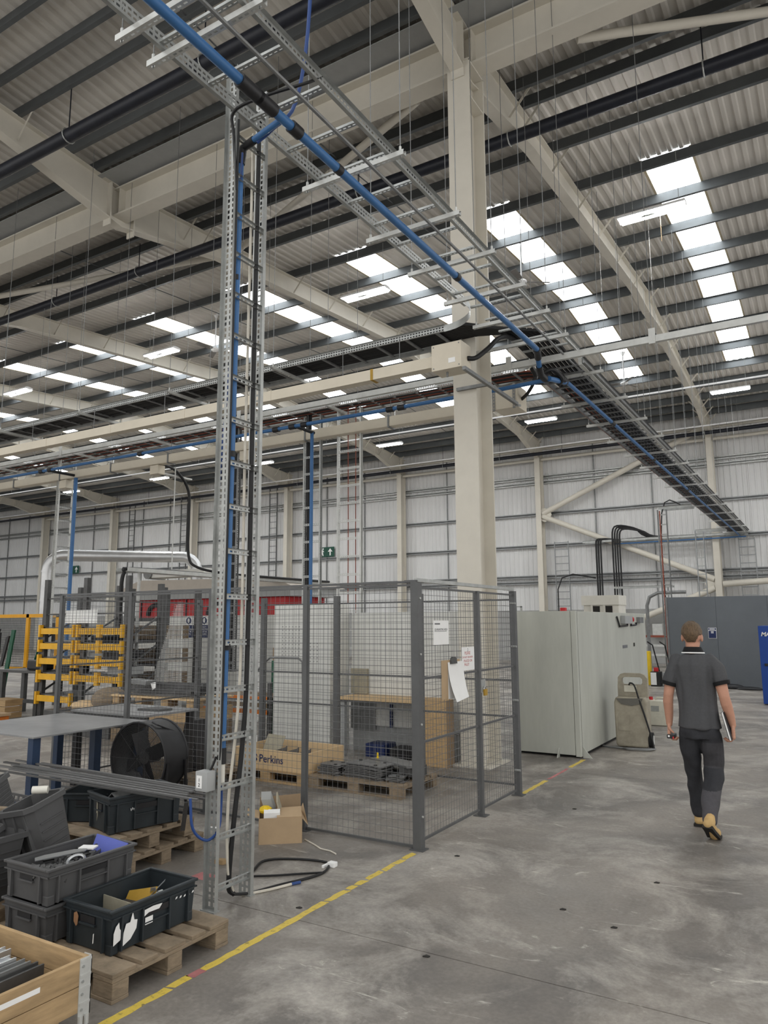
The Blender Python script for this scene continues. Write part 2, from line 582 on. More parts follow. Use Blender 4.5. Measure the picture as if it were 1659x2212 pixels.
# sag rods between purlins
for bay in range(-1, 6):
    xm = -3.95 - 7.45 * bay - 3.725
    for a, b in zip(sorted(PY), sorted(PY)[1:]):
        if a < 2 or b > WALL or bay > 3: continue
        MB().cyl((xm + 0.35, a, rz(a, 0.05)), (xm + 0.35, b, rz(b, 0.05)), 0.012, 6).build('sag_rod', 'purlin_steel', ceil)
# ---- rafters
FRAMES = [-3.95 - 7.45 * i for i in range(-1, 7)]
def ibeam_path(pts_top, pts_bot, x, fw=0.2, tw=0.012, tf=0.02):
    """welded I-section in plane X=x following top and bottom polylines (y,z) of equal length"""
    mb = MB()
    for (a, b), (c, d) in zip(zip(pts_top, pts_top[1:]), zip(pts_bot, pts_bot[1:])):
        mb.bar((x, a[0], a[1] - tf / 2), (x, b[0], b[1] - tf / 2), fw, tf)
        mb.bar((x, c[0], c[1] + tf / 2), (x, d[0], d[1] + tf / 2), fw, tf)
        mb.add([(x + s * tw / 2, q[0], q[1]) for s in (-1, 1) for q in (a, b, d, c)],
               [(0, 1, 2, 3), (7, 6, 5, 4)])
    return mb
DEPTH = 0.46
for x in FRAMES:
    ys = [VAL, VAL + 2.7, 19.6, APX, 22.7, WALL - 2.9, WALL - 0.1]
    top = [(y, rz(y)) for y in ys]
    bot = [(ys[0], rz(ys[0]) - 0.80), (ys[1], rz(ys[1]) - DEPTH), (ys[2], rz(ys[2]) - DEPTH), (ys[3], rz(ys[3]) - 0.66), (ys[4], rz(ys[4]) - DEPTH), (ys[5], rz(ys[5]) - DEPTH), (ys[6], rz(ys[6]) - 0.98)]
    raf = ibeam_path(top, bot, x).build('rafter', 'cream_paint', ceil)
    ny = [VAL, VAL - 2.7, NEAR_END + 0.05]
    nr = ibeam_path([(y, rz(y)) for y in ny], [(ny[0], rz(ny[0]) - 0.80), (ny[1], rz(ny[1]) - DEPTH), (ny[2], rz(ny[2]) - DEPTH)], x).build('rafter', 'cream_paint', ceil)
    # end plates and stiffeners
    for yy, h, par in ((VAL + 0.28, 0.92, raf), (VAL - 0.28, 0.92, nr), (APX, 0.7, raf), (WALL - 2.9, 0.5, raf), (WALL - 0.45, 0.95, raf)):
        MB().box(x - 0.1, x + 0.1, yy - 0.012, yy + 0.012, rz(yy) - h + 0.03, rz(yy) - 0.01).build('stiffener', 'cream_paint', par)
    # fly braces to the purlins
    for y in PY:
        if y < 0 or y > WALL - 0.6 or abs(y - VAL) < 1.3: continue
        par = raf if y > VAL else nr
        s = 1 if x > -20 else 0
        for sx in ((1, -1) if x > -15 else (1,)):
            dy = 0.0
            MB().bar((x + sx * 0.03, y, rz(y) - DEPTH + 0.06), (x + sx * 0.40, y + dy, rz(y) + 0.02), 0.045, 0.006, up=Y).build('fly_brace', 'cream_paint', par)
# ---- valley beam carrying the frames without a pillar
vb = MB()
vz = 9.60
vb.box(XL, XR, VAL - 0.16, VAL + 0.16, vz, vz + 0.03)
vb.box(XL, XR, VAL - 0.16, VAL + 0.16, vz + 0.55, vz + 0.58)
vb.box(XL, XR, VAL - 0.008, VAL + 0.008, vz + 0.03, vz + 0.55)
vbo = vb.build('valley_beam', 'cream_paint', ceil)
for x in FRAMES:
    for sx in (-0.16, 0.16):
        MB().box(x + sx - 0.008, x + sx + 0.008, VAL - 0.15, VAL + 0.15, vz + 0.03, vz + 0.55).build('stiffener', 'cream_paint', vbo)
# valley gutter soffit above the beam
MB().box(XL, XR, VAL - 0.55, VAL + 0.75, 10.235, 10.25).build('gutter', 'machine_grey', ceil)
# diagonal wind braces in the roof plane: round tubes
for a, b in (((-2.4, 9.2, 9.70), (3.4, 12.1, 10.25)), ((-4.85, 9.1, 9.68), (-11.25, 12.0, 10.25)), ((-18.6, 9.4, 9.70), (-11.6, 11.95, 10.25))):
    MB().cyl(a, b, 0.065, 12).build('wind_brace', 'cream_paint', ceil, smooth=True)

# ---- pillar
pl = thing('steel_pillar', 'tall cream painted steel pillar standing behind the wire cage', 'pillar', (-3.95, 8.89, 0))
pm = MB()
pm.box(-4.115, -3.785, 8.63, 8.655, 0.02, 9.62)
pm.box(-4.115, -3.785, 9.125, 9.15, 0.02, 9.62)
pm.box(-3.962, -3.938, 8.655, 9.125, 0.02, 9.62)
pm.build('shaft', 'cream_paint', pl)
MB().box(-4.2, -3.7, 8.55, 9.23, 0.0, 0.025).build('base_plate', 'cream_paint', pl)
for z0 in (9.40,):
    MB().box(-4.115, -3.785, 8.62, 9.16, 9.585, 9.605).build('cap_plate', 'cream_paint', pl)
for z0 in (9.05,):
    for sx in (1, -1):
        MB().box(min(-3.95 + sx * 0.012, -3.95 + sx * 0.16), max(-3.95 + sx * 0.012, -3.95 + sx * 0.16), 8.655, 9.125, z0, z0 + 0.02).build('stiffener', 'cream_paint', pl)

# ---- far wall: corrugated sheets, rails, columns, bracing
def vsheet(mb, x0, x1, z0, z1, y, p=0.23, d=0.02):
    pts = []
    kk = math.floor(x0 / p)
    while kk * p < x1:
        for t, q in ((0, 0), (0.62, 0), (0.70, d), (0.92, d)):
            xx = kk * p + t * p
            if x0 <= xx <= x1: pts.append((xx, q))
        kk += 1
    n = len(pts)
    mb.add([(x, y - q, z0) for x, q in pts] + [(x, y - q, z1) for x, q in pts], [(i, i + 1, n + i + 1, n + i) for i in range(n - 1)])
wl = MB()
vsheet(wl, XL, XR, 2.3, 10.5, WALL)
wall = struct('wall_far', wl, 'wall_sheet')
dado = struct('wall_dado', MB().box(XL, XR, WALL - 0.1, WALL + 0.1, 0, 2.3), 'blockwork')
for z in (8.46, 8.2, 6.7, 5.2, 3.77, 3.5, 9.85):
    MB().sweep([(-0.14, 0.04), (-0.14, 0), (-0.02, 0), (-0.02, 0.14), (-0.14, 0.14), (-0.14, 0.10)], (XL, WALL - 0.02, z), Y, Z, X * (XR - XL)).build('side_rail', ('galv' if z > 8 else 'galv_mid') if z < 9 else 'cream_paint', wall)
for x in [f + d for f in FRAMES for d in (-2.48, -4.97)]:
    MB().box(x - 0.02, x + 0.02, WALL - 0.09, WALL - 0.04, 2.3, 9.85).build('rail_tie', 'galv_dark', wall)
for x in FRAMES:
    mb = MB()
    mb.box(x - 0.125, x + 0.125, WALL - 0.65, WALL - 0.63, 0, 9.9)
    mb.box(x - 0.125, x + 0.125, WALL - 0.17, WALL - 0.15, 0, 9.9)
    mb.box(x - 0.007, x + 0.007, WALL - 0.63, WALL - 0.17, 0, 9.9)
    mb.build('column', 'cream_paint', wall)
def gusset(x, z):
    MB().cyl((x, WALL - 0.53, z), (x, WALL - 0.49, z), 0.33, 8).build('gusset_plate', 'cream_paint', wall)
x1, x2, yb = -11.25, -4.1, WALL - 0.5
for p, q in (((x1, yb, 6.72), (x2, yb, 9.85)), ((x1, yb, 6.6), (x2, yb, 3.45)), ((x2, yb, 3.1), (x1, yb, 0.2)), ((x2 + 0.3, yb, 3.25), (3.4, yb, 3.6))):
    MB().cyl(p, q, 0.125, 14).build('wall_brace', 'cream_paint', wall, smooth=True)
gusset(x1 + 0.1, 6.66)
gusset(x2 - 0.05, 3.28)
# eaves tube along the wall head
for x in FRAMES[1:]:
    MB().cyl((x + 0.15, WALL - 0.42, 9.32), (x + 7.3, WALL - 0.42, 9.32), 0.075, 10).build('eaves_tie', 'cream_paint', wall, smooth=True)
# left gable, seen edge on beyond the last bay
gl = MB()
gl.box(XL - 0.2, XL, -8, WALL, 0, 11.4)
struct('wall_left', gl, 'wall_sheet')
# ================================================================ SERVICES UNDER THE ROOF
# ---- black sprinkler mains
def main_pipe(y, z, label, x0=XL, x1=XR, r=0.105, step=3.0):
    t = thing('sprinkler_main', label, 'pipe', (-5, y, z), 'black sprinkler mains')
    MB().cyl((x0, y, z), (x1, y, z), r, 16).build('pipe', 'black_pipe', t, smooth=True)
    x = -40.0
    while x < 8:
        yp = min(PY, key=lambda q: abs(q - y))
        MB().cyl((x, y, z + r), (x, y, rz(y, 0.05)), 0.01, 6).build('drop_rod', 'black_pipe', t)
        MB().tube(arc((x, y, z), Y, Z, r + 0.012, 0, 2 * math.pi, 14), 0.012, 5).build('pipe_ring', 'galv', t)
        x += step
    return t
main_pipe(6.75, 9.58, 'thick black pipe crossing under the roof in front of the pillar')
main_pipe(10.75, 9.72, 'thick black pipe crossing under the roof just behind the pillar')
main_pipe(32.2, 9.42, 'long thin looking black pipe along the head of the far wall', r=0.08)
# ---- lighting conduits
def conduit(y, z, label):
    t = thing('lighting_trunking', label, 'trunking', (-5, y, z), 'white lighting trunking runs')
    MB().box(XL, XR, y - 0.03, y + 0.03, z, z + 0.05).build('channel', 'white_paint', t)
    x = -44.0
    while x < 8:
        MB().cyl((x, y, z + 0.05), (x, y, rz(y, 0.05)), 0.006, 5).build('drop_rod', 'galv_dark', t)
        x += 3.725
conduit(25.0, 9.25, 'thin white trunking run hung below the far roof slope')
conduit(31.2, 9.45, 'white trunking run close to the far wall head')
# ---- fluorescent battens
def batten():
    t = thing('strip_light', 'x', 'light', (0, 0, 0))
    MB().prism([(-0.14, 0), (-0.14, 0.05), (-0.05, 0.075), (0.05, 0.075), (0.14, 0.05), (0.14, 0)], (-0.62, 0, 0.02), Y, Z, X * 1.24).build('housing', 'white_paint', t)
    for s in (-1, 1):
        MB().box(-0.58, 0.58, s * 0.105 - 0.028, s * 0.105 + 0.028, -0.005, 0.021).build('tube', 'lamp', t)
    MB().prism([(-0.56, -0.012), (-0.2, -0.012), (-0.14, -0.035), (0.0, -0.035), (0.06, -0.012), (0.56, -0.012), (0.56, 0.012), (0.06, 0.012), (0, 0.035), (-0.14, 0.035), (-0.2, 0.012), (-0.56, 0.012)], (0, 0, -0.002), X, Y, Z * 0.022).build('reflector_rib', 'galv', t)
    for s in (-0.5, 0.5):
        MB().cyl((s, 0, 0.09), (s, 0, 1.2), 0.005, 5).build('chain', 'galv', t)
    return t
bl = batten()
BAT = [((-2.4, 14.0, 9.5), 'strip light hung right of the pillar beneath the nearest rooflight'),
       ((-2.45, 26.9, 9.5), 'strip light hung near the far wall at the right edge of the roof'),
       ((-16.1, 14.25, 9.5), 'strip light hung at left between the two close rooflights'),
       ((-16.2, 27.35, 9.5), 'strip light hung low between the upright trays and the pillar'),
       ((-9.0, 14.1, 9.5), 'strip light hung behind the upright cable ladder'),
       ((-9.2, 27.1, 9.5), 'strip light hung behind the pillar by the far roof slope'),
       ((-23.0, 14.25, 9.5), 'strip light hung below the fourth rooflight from the left'),
       ((-23.4, 27.3, 9.5), 'strip light hung over the back of the hall left of the upright trays'),
       ((-30.6, 27.3, 9.5), 'strip light hung over the far left of the hall'),
       ((-30.2, 14.3, 9.5), 'strip light hung beneath the far left rooflights'),
       ((-38.0, 27.3, 9.5), 'strip light hung furthest away at the far left')]
for i, (p, lb) in enumerate(BAT):
    o = bl if i == 0 else copy_tree(bl)
    o.location = p
    tag(o, lb, 'light', 'fluorescent strip lights')
MB().cyl((0.15, 0, 0), (0.15, 0, -0.6), 0.006, 5).build('pull_cord', 'card', bl, local=True)
# ---- ceiling fans
def cfan():
    t = thing('ceiling_fan', 'x', 'fan', (0, 0, 0))
    MB().cyl((0, 0, 0.05), (0, 0, 1.1), 0.018, 8).build('down_rod', 'white_paint', t)
    MB().cyl((0, 0, 1.0), (0, 0, 1.12), 0.03, 12, r2=0.09).build('canopy', 'white_paint', t, smooth=True)
    MB().ell((0, 0, 0), 0.13, 0.13, 0.06, 16, 8).build('motor', 'white_paint', t, smooth=True)
    for k in range(3):
        a = R(20 + 120 * k)
        d = Vector((math.cos(a), math.sin(a), 0)); s = Vector((-math.sin(a), math.cos(a), 0))
        mb = MB().obox(d * 0.42 + Z * 0.0, d * 0.28, s * 0.07 + Z * 0.022, Z * 0.004)
        b = mb.build('blade', 'fan_dark', t)
        MB().obox(d * 0.15, d * 0.07, s * 0.02, Z * 0.006).build('blade_arm', 'galv', b)
    return t
cf = cfan()
for i, (p, rt, lb) in enumerate((((-5.85, 16.2, 9.9), 0.25, 'three bladed ceiling fan beneath the rooflight beside the pillar'),
                                 ((-5.6, 25.4, 9.9), 0.8, 'three bladed ceiling fan beside the far cable tray'),
                                 ((-15.3, 15.6, 9.9), 0.1, 'three bladed ceiling fan by the rooflight left of the upright ladder'),
                                 ((-14.9, 25.6, 9.9), 0.5, 'three bladed ceiling fan low behind the cream trunking'),
                                 ((-32, 25.4, 9.9), 0.9, 'three bladed ceiling fan far off at the left'))):
    o = cf if i == 0 else copy_tree(cf)
    o.location = p
    o.rotation_euler = (0, 0, rt)
    tag(o, lb, 'fan', 'ceiling fans')

# ---- cable ladders
def rail_mesh(o, d, n, out, L, h, perf=True, fl=0.03):
    """channel rail: web from o along d, height along n, flanges along out"""
    mb = MB()
    o, d, n, out = Vector(o), Vector(d), Vector(n), Vector(out)
    if perf:
        mb.perf(o, d, n, L, h, 0.042, 0.026, 2, h * 0.17)
    else:
        mb.add([o, o + d * L, o + d * L + n * h, o + n * h], [(0, 1, 2, 3)])
    for q in (o, o + n * h):
        mb.add([q, q + d * L, q + d * L + out * fl, q + out * fl], [(0, 1, 2, 3)])
    return mb
def rung_mesh(a, d, n, W, perf=True):
    """slotted strut rung centred at the origin, running along a"""
    mb = MB()
    a, d, n = Vector(a), Vector(d), Vector(n)
    o = -a * W / 2 - d * 0.019
    if perf:
        mb.perf(o, a, d, W, 0.038, 0.042, 0.024, 1, 0.012)
    else:
        mb.add([o, o + a * W, o + a * W + d * 0.038, o + d * 0.038], [(0, 1, 2, 3)])
    for q in (o, o + d * 0.038):
        mb.add([q, q + a * W, q + a * W + n * 0.02, q + n * 0.02], [(0, 1, 2, 3)])
    return mb
def ladder(parent, o, d, a, n, L, W, h, pitch, perf=True, matr='galv', matg='galv', start=0.15, skip=(), rn=0.3, side=(1, 1)):
    """two rails at o and o+a*W, rungs between; o is the lower outer corner"""
    o, d, a, n = Vector(o), Vector(d), Vector(a), Vector(n)
    if side[0]: rail_mesh(o, d, n, -a, L, h, perf).build('rail', matr, parent)
    if side[1]: rail_mesh(o + a * W, d, n, a, L, h, perf).build('rail', matr, parent)
    rm = None
    s = start
    base = OFF[parent]
    while s < L:
        if not any(p0 < s < p1 for p0, p1 in skip):
            c = o + d * s + a * W / 2 + n * h * rn
            if rm is None:
                rm = rung_mesh(a, d, n, W, perf).build('rung', matg, parent, local=True)
                rm.location = c - base
            else:
                clone(rm, c - base, parent)
        s += pitch
# upright ladder near the camera
vl = thing('cable_ladder', 'tall galvanised cable ladder standing upright on the floor in the foreground', 'cable ladder', (-3.44, 3.78, 0))
ladder(vl, (-3.50, 3.63, 0.0), Z, Y, X, 5.78, 0.30, 0.1, 0.3, start=0.13, rn=0.75)
for s in (0, 1):
    MB().box(-3.51, -3.39, 3.59 + s * 0.33, 3.64 + s * 0.33, 0, 0.006).build('foot_plate', 'galv', vl)
# main tray overhead, running to the T junction
mt = thing('cable_tray', 'galvanised overhead cable tray carrying the blue air pipe above the upright ladder', 'cable tray', (-3.05, 5, 5.4))
TX0, TX1, TZ = -3.39, -2.74, 5.40
rail_mesh((TX0, 0.6, TZ), Y, Z, -X, 6.9, 0.1).build('rail', 'galv', mt)
rail_mesh((TX1, 0.6, TZ), Y, Z, X, 9.2, 0.1).build('rail', 'galv', mt)
rm = rung_mesh(X, Y, Z, TX1 - TX0).build('rung', 'galv', mt, local=True)
first = True
s = 0.75
while s < 9.7:
    loc = Vector(((TX0 + TX1) / 2, s, TZ + 0.02)) - OFF[mt]
    if first:
        rm.location = loc; first = False
    else:
        clone(rm, loc, mt)
    s += 0.43
# far tray beyond the junction
ft = thing('cable_tray', 'long overhead cable tray packed with black cables running to the far wall', 'cable tray', (-3.05, 20, 5.3))
ladder(ft, (-3.45, 9.9, 5.32), Y, X, Z, 23.2, 0.72, 0.09, 0.30, perf=False, matr='galv_dark', matg='galv_dark')
MB().box(-2.79, -2.74, 9.9, 33.1, 5.30, 5.41).build('outer_rail', 'galv_pale', ft)
# trapeze struts with hanger rods
def trapeze(y, x0, x1, z, parent, rods=True, along='X', ymid=None, x=None, zr=None):
    mb = MB()
    L = x1 - x0
    if along == 'X':
        mb.perf((x0, y - 0.021, z), X, Y, L, 0.042, 0.05, 0.028, 1, 0.014)
        mb.sweep([(-0.021, 0.0), (-0.021, 0.042), (-0.01, 0.042)], (x0, y, z), Y, Z, X * L)
        mb.sweep([(0.021, 0.0), (0.021, 0.042), (0.01, 0.042)], (x0, y, z), Y, Z, X * L)
        ends = [(x0 + 0.04, y), (x1 - 0.04, y)]
    else:
        mb.perf((y - 0.021, x0, z), Y, X, L, 0.042, 0.05, 0.028, 1, 0.014)
        mb.sweep([(-0.021, 0.0), (-0.021, 0.042)], (y, x0, z), X, Z, Y * L)
        mb.sweep([(0.021, 0.0), (0.021, 0.042)], (y, x0, z), X, Z, Y * L)
        ends = [(y, x0 + 0.04), (y, x1 - 0.04)]
    st = mb.build('trapeze_strut', 'galv_pale', parent)
    if rods:
        for ex, ey in ends:
            r = MB().cyl((ex, ey, z - 0.01), (ex, ey, rz(ey, 0.03)), 0.0045, 5)
            r.build('hanger_rod', 'galv_dark', st)
            MB().cyl((ex, ey, z + 0.042), (ex, ey, z + 0.085), 0.011, 6).build('rod_nut', 'galv_pale', st)
for y in (1.5, 2.69, 2.94, 4.6, 5.6, 6.41, 7.25, 8.05):
    trapeze(y, -3.55, -2.57, 5.34, mt)
trapeze(8.85, -4.0, -2.6, 5.33, mt)
y = 10.3
while y < 33:
    trapeze(y, -3.62, -2.55, 5.27, ft)
    y += 1.45 if y < 20 else 2.0
# long grey support channel behind the pillar
sc = thing('support_channel', 'long pale grey steel channel hung across the hall behind the pillar', 'channel', (-3, 9.45, 5.2))
MB().sweep([(-0.03, 0.085), (-0.03, 0), (0.03, 0), (0.03, 0.085)], (-40, 9.42, 5.24), Y, Z, X * 48).build('channel', 'galv_pale', sc)
MB().box(-40, 8, 9.395, 9.45, 5.322, 5.327).build('channel_lip', 'galv_pale', sc)
for x in (-33, -26, -19, -13.5, -8.6, -3.62, -1.7, 2.5):
    MB().box(x - 0.04, x + 0.04, 9.38, 9.39, 5.22, 5.42).build('hanger_plate', 'galv_pale', sc)
    MB().cyl((x, 9.385, 5.4), (x, 9.385, rz(9.4, 0.02)), 0.005, 5).build('hanger_rod', 'galv_dark', sc)
# tray A in front of the pillar, tray B behind it
ta = thing('cable_tray', 'overhead cable tray full of black cables above the upper cream trunking', 'cable tray', (-12, 8.3, 5.4))
ladder(ta, (-38, 8.06, 5.40), X, Y, Z, 34.05, 0.52, 0.09, 0.45, perf=False, matr='galv', matg='galv_dark', side=(0, 1))
rail_mesh((-19.0, 8.06, 5.40), X, Z, -Y, 15.05, 0.09).build('rail', 'galv', ta)
rail_mesh((-38, 8.06, 5.40), X, Z, -Y, 19.0, 0.09, perf=False).build('rail', 'galv', ta)
def bend(parent, c, a, b, r, t0, t1, z, h=0.09):
    pts = arc(c, a, b, r, t0, t1, 10)
    n = len(pts)
    MB().add([p + Z * z for p in pts] + [p + Z * (z + h) for p in pts], [(i, i + 1, n + i + 1, n + i) for i in range(n - 1)]).build('bend_rail', 'galv', parent, smooth=True)
bend(ta, (-3.95, 7.5, 0), X, Y, 0.56, 0, math.pi / 2, 5.40)
tb = thing('cable_tray', 'overhead cable tray with rust red cables above the lower cream trunking', 'cable tray', (-12, 10.3, 5.4))
ladder(tb, (-38, 10.02, 5.40), X, Y, Z, 34.3, 0.5, 0.08, 0.42, perf=False, matr='galv', matg='galv_dark', side=(0, 1))
rail_mesh((-19.0, 10.02, 5.40), X, Z, -Y, 15.3, 0.08).build('rail', 'galv', tb)
rail_mesh((-38, 10.02, 5.40), X, Z, -Y, 19.0, 0.08, perf=False).build('rail', 'galv', tb)
bend(tb, (-3.72, 9.75, 0), X, Y, 0.27, 0, math.pi / 2, 5.40)
bend(tb, (-3.72, 10.85, 0), X, -Y, 0.33, 0, math.pi / 2, 5.40)
for x in (-30, -26, -22.5, -19.0, -16, -13.2, -10.9, -8.7, -6.6):
    trapeze(x, 7.85, 8.8, 5.35, ta, along='Y')
    trapeze(x - 0.4, 9.75, 10.75, 5.34, tb, along='Y')
# cables lying in the trays
def cable(parent, pts, r=0.014, mat='black_cable', n=6, name='cable'):
    return MB().tube(spline(pts) if len(pts) < 14 else pts, r, n).build(name, mat, parent, smooth=True)
bc = thing('cable_bundle', 'bundle of thick black cables lying in the tray in front of the pillar', 'cables', (-12, 8.3, 5.43))
for i in range(9):
    yy = 8.12 + 0.05 * i
    pts = [(-38 + 4.2 * k, yy + rnd.uniform(-0.015, 0.015), 5.455 + rnd.uniform(0, 0.03)) for k in range(8)]
    # sweep round the bend and away along the far tray
    xf = -3.40 + 0.06 * i
    pts += [(-4.6, yy, 5.47), (-4.15, yy + 0.02, 5.49), (-3.75, yy + 0.12, 5.52), (xf - 0.12, yy + 0.42, 5.53), (xf, yy + 0.85, 5.50), (xf, 10.4, 5.42), (xf, 14, 5.376), (xf + rnd.uniform(-.02, .02), 22, 5.376), (xf, 33.0, 5.376)]
    cable(bc, pts, 0.026)
bc2 = thing('cable_bundle', 'rust brown and black cables lying in the tray behind the pillar', 'cables', (-12, 10.3, 5.43))
for i in range(8):
    yy = 10.09 + 0.052 * i
    pts = [(-38 + 5.5 * k, yy + rnd.uniform(-0.02, 0.02), 5.43 + rnd.uniform(0, 0.02)) for k in range(7)] + [(-4.2, yy, 5.44), (-3.6, yy + 0.15, 5.46), (-3.36 + 0.02 * i, yy + 0.6, 5.42), (-3.36 + 0.02 * i, 14, 5.375), (-3.38 + 0.02 * i, 33, 5.375)]
    cable(bc2, pts, 0.014, 'red_cable' if i in (0, 3, 6) else 'black_cable')
cable(bc2, [(-3.47, 10.2, 5.33), (-3.48, 20, 5.33), (-3.47, 33, 5.33)], 0.012, 'red_cable')
# bare conduit along the main tray
single('steel_conduit', MB().cyl((-2.84, 0.6, 5.31), (-2.86, 33.0, 5.31), 0.014, 8), 'galv_dark', 'thin grey steel conduit clipped beneath the overhead cable tray', 'conduit', smooth=True)
# ---- blue compressed air pipe
bp = thing('air_pipe', 'blue compressed air pipe slung beneath the overhead tray with black couplings', 'pipe', (-3, 5, 5.2))
PXc = -3.0
MB().cyl((PXc, 0.6, 5.21), (PXc, 8.80, 5.21), 0.034, 14).build('pipe', 'blue_pipe', bp, smooth=True)
MB().tube([(PXc, 8.78, 5.21), (-3.03, 8.9, 5.20), (-3.06, 9.0, 5.17)], 0.045, 12).build('elbow', 'black_plastic', bp, smooth=True)
MB().cyl((-3.06, 9.0, 5.17), (-3.1, 9.16, 5.08), 0.034, 12).build('pipe', 'blue_pipe', bp, smooth=True)
MB().tube([(-3.09, 9.12, 5.10), (-3.12, 9.26, 5.03), (-3.11, 9.40, 5.01)], 0.046, 12).build('elbow', 'black_plastic', bp, smooth=True)
MB().cyl((-3.07, 9.44, 5.02), (-3.02, 10.0, 5.12), 0.036, 12).build('pipe', 'blue_pipe', bp, smooth=True)
MB().tube([(-3.12, 9.46, 5.0), (-3.3, 9.55, 5.06), (-3.0, 9.8, 5.12), (-3.05, 10.1, 5.16)], 0.055, 12).build('coupling', 'black_plastic', bp, smooth=True)
MB().cyl((-3.05, 10.0, 5.18), (-3.06, 33.0, 5.18), 0.03, 12).build('pipe', 'blue_pipe', bp, smooth=True)
for y, r, l in ((3.30, 0.047, 0.10), (3.46, 0.047, 0.09), (3.78, 0.046, 0.05), (4.32, 0.039, 0.03), (6.42, 0.040, 0.035), (12.8, 0.036, 0.1), (16.2, 0.036, 0.1), (20.5, 0.036, 0.1)):
    z = 5.21 if y < 9 else 5.18
    x = PXc if y < 9 else -3.055
    MB().cyl((x, y - l, z), (x, y + l, z), r, 14).build('coupling', 'black_plastic', bp, smooth=True)
MB().cyl((PXc, 3.64, 5.21), (-3.38, 3.70, 5.185), 0.022, 10).build('branch', 'blue_pipe', bp, smooth=True)
MB().tube([(-3.30, 3.69, 5.19), (-3.42, 3.71, 5.18), (-3.44, 3.71, 5.06)], 0.03, 10).build('elbow', 'black_plastic', bp, smooth=True)
MB().cyl((-3.44, 3.71, 5.1), (-3.46, 3.70, 0.95), 0.0215, 12).build('drop', 'blue_pipe', bp, smooth=True)
MB().cyl((-3.46, 3.70, 0.96), (-3.46, 3.70, 0.86), 0.026, 10).build('valve', 'black_plastic', bp, smooth=True)
MB().cyl((-3.46, 3.70, 0.86), (-3.46, 3.70, 0.74), 0.02, 10).build('filter_bowl', 'machine_cream', bp, smooth=True)
MB().tube(spline([(-3.46, 3.70, 0.74), (-3.46, 3.70, 0.6), (-3.44, 3.66, 0.47), (-3.46, 3.58, 0.42), (-3.50, 3.50, 0.5), (-3.52, 3.49, 0.68)]), 0.009, 8).build('hose', 'blue_hose', bp, smooth=True)
for z in (4.18, 2.9, 1.6):
    MB().cyl((-3.45, 3.705, z - 0.02), (-3.45, 3.705, z + 0.02), 0.027, 10).build('clip', 'black_plastic', bp)
MB().ell((-3.16, 9.52, 5.06), 0.10, 0.12, 0.07, 12, 8).build('tee_body', 'black_plastic', bp, smooth=True)
MB().tube(spline([(-3.2, 9.5, 5.12), (-3.05, 9.55, 5.18), (-2.98, 9.75, 5.1), (-3.06, 9.85, 5.05)]), 0.03, 8).build('valve_lever', 'black_plastic', bp, smooth=True)
# lower branch along tray B
bp2 = thing('air_pipe', 'blue air pipe branch running left beside the lower cream trunking', 'pipe', (-8, 9.5, 5.0))
MB().cyl((-3.13, 9.42, 5.0), (-3.8, 9.47, 5.0), 0.03, 12).build('pipe', 'blue_pipe', bp2, smooth=True)
MB().cyl((-3.8, 9.47, 5.0), (-38, 9.62, 5.0), 0.03, 12).build('pipe', 'blue_pipe', bp2, smooth=True)
for x in (-5.4, -5.6, -7.25, -7.5, -7.85, -14.0, -14.3, -11.2):
    MB().cyl((x - 0.06, 9.48 + (x + 3.8) * -0.0044, 5.0), (x + 0.06, 9.48 + (x + 3.8) * -0.0044, 5.0), 0.048, 12).build('coupling', 'black_plastic', bp2, smooth=True)
MB().cyl((-7.40, 9.9, 4.98), (-7.40, 9.9, 0.9), 0.03, 10).build('drop', 'blue_pipe', bp2, smooth=True)
MB().cyl((-7.40, 9.5, 4.98), (-7.40, 9.95, 4.98), 0.03, 10).build('drop_tee', 'black_plastic', bp2, smooth=True)
MB().cyl((-14.0, 10.15, 4.98), (-14.0, 10.15, 0.9), 0.04, 10).build('drop', 'blue_pipe', bp2, smooth=True)
MB().cyl((-14.0, 9.5, 4.98), (-14.0, 10.2, 4.98), 0.03, 10).build('drop_tee', 'black_plastic', bp2, smooth=True)
# dark blue hose hanging from the roof to the pipe
single('air_hose', MB().tube(spline([(-3.28, 3.70, 5.17), (-3.16, 3.72, 5.24), (-3.05, 3.85, 5.5), (-2.86, 3.75, 6.1), (-2.75, 3.6, 7.2), (-2.7, 3.4, 9.0), (-2.7, 3.35, 10.6)]), 0.014, 8), 'blue_hose', 'dark blue hose rising from the blue pipe up towards the roof', 'hose', smooth=True)
# blue/dark small hose beside the drop pipe
single('air_hose', MB().tube([(-3.40, 3.68, 5.12), (-3.47, 3.74, 4.6), (-3.50, 3.72, 3.6), (-3.52, 3.68, 2.9), (-3.53, 3.66, 2.45)], 0.008, 6), 'blue_hose', 'thin dark blue hose running down behind the drop pipe on the ladder', 'hose', smooth=True)
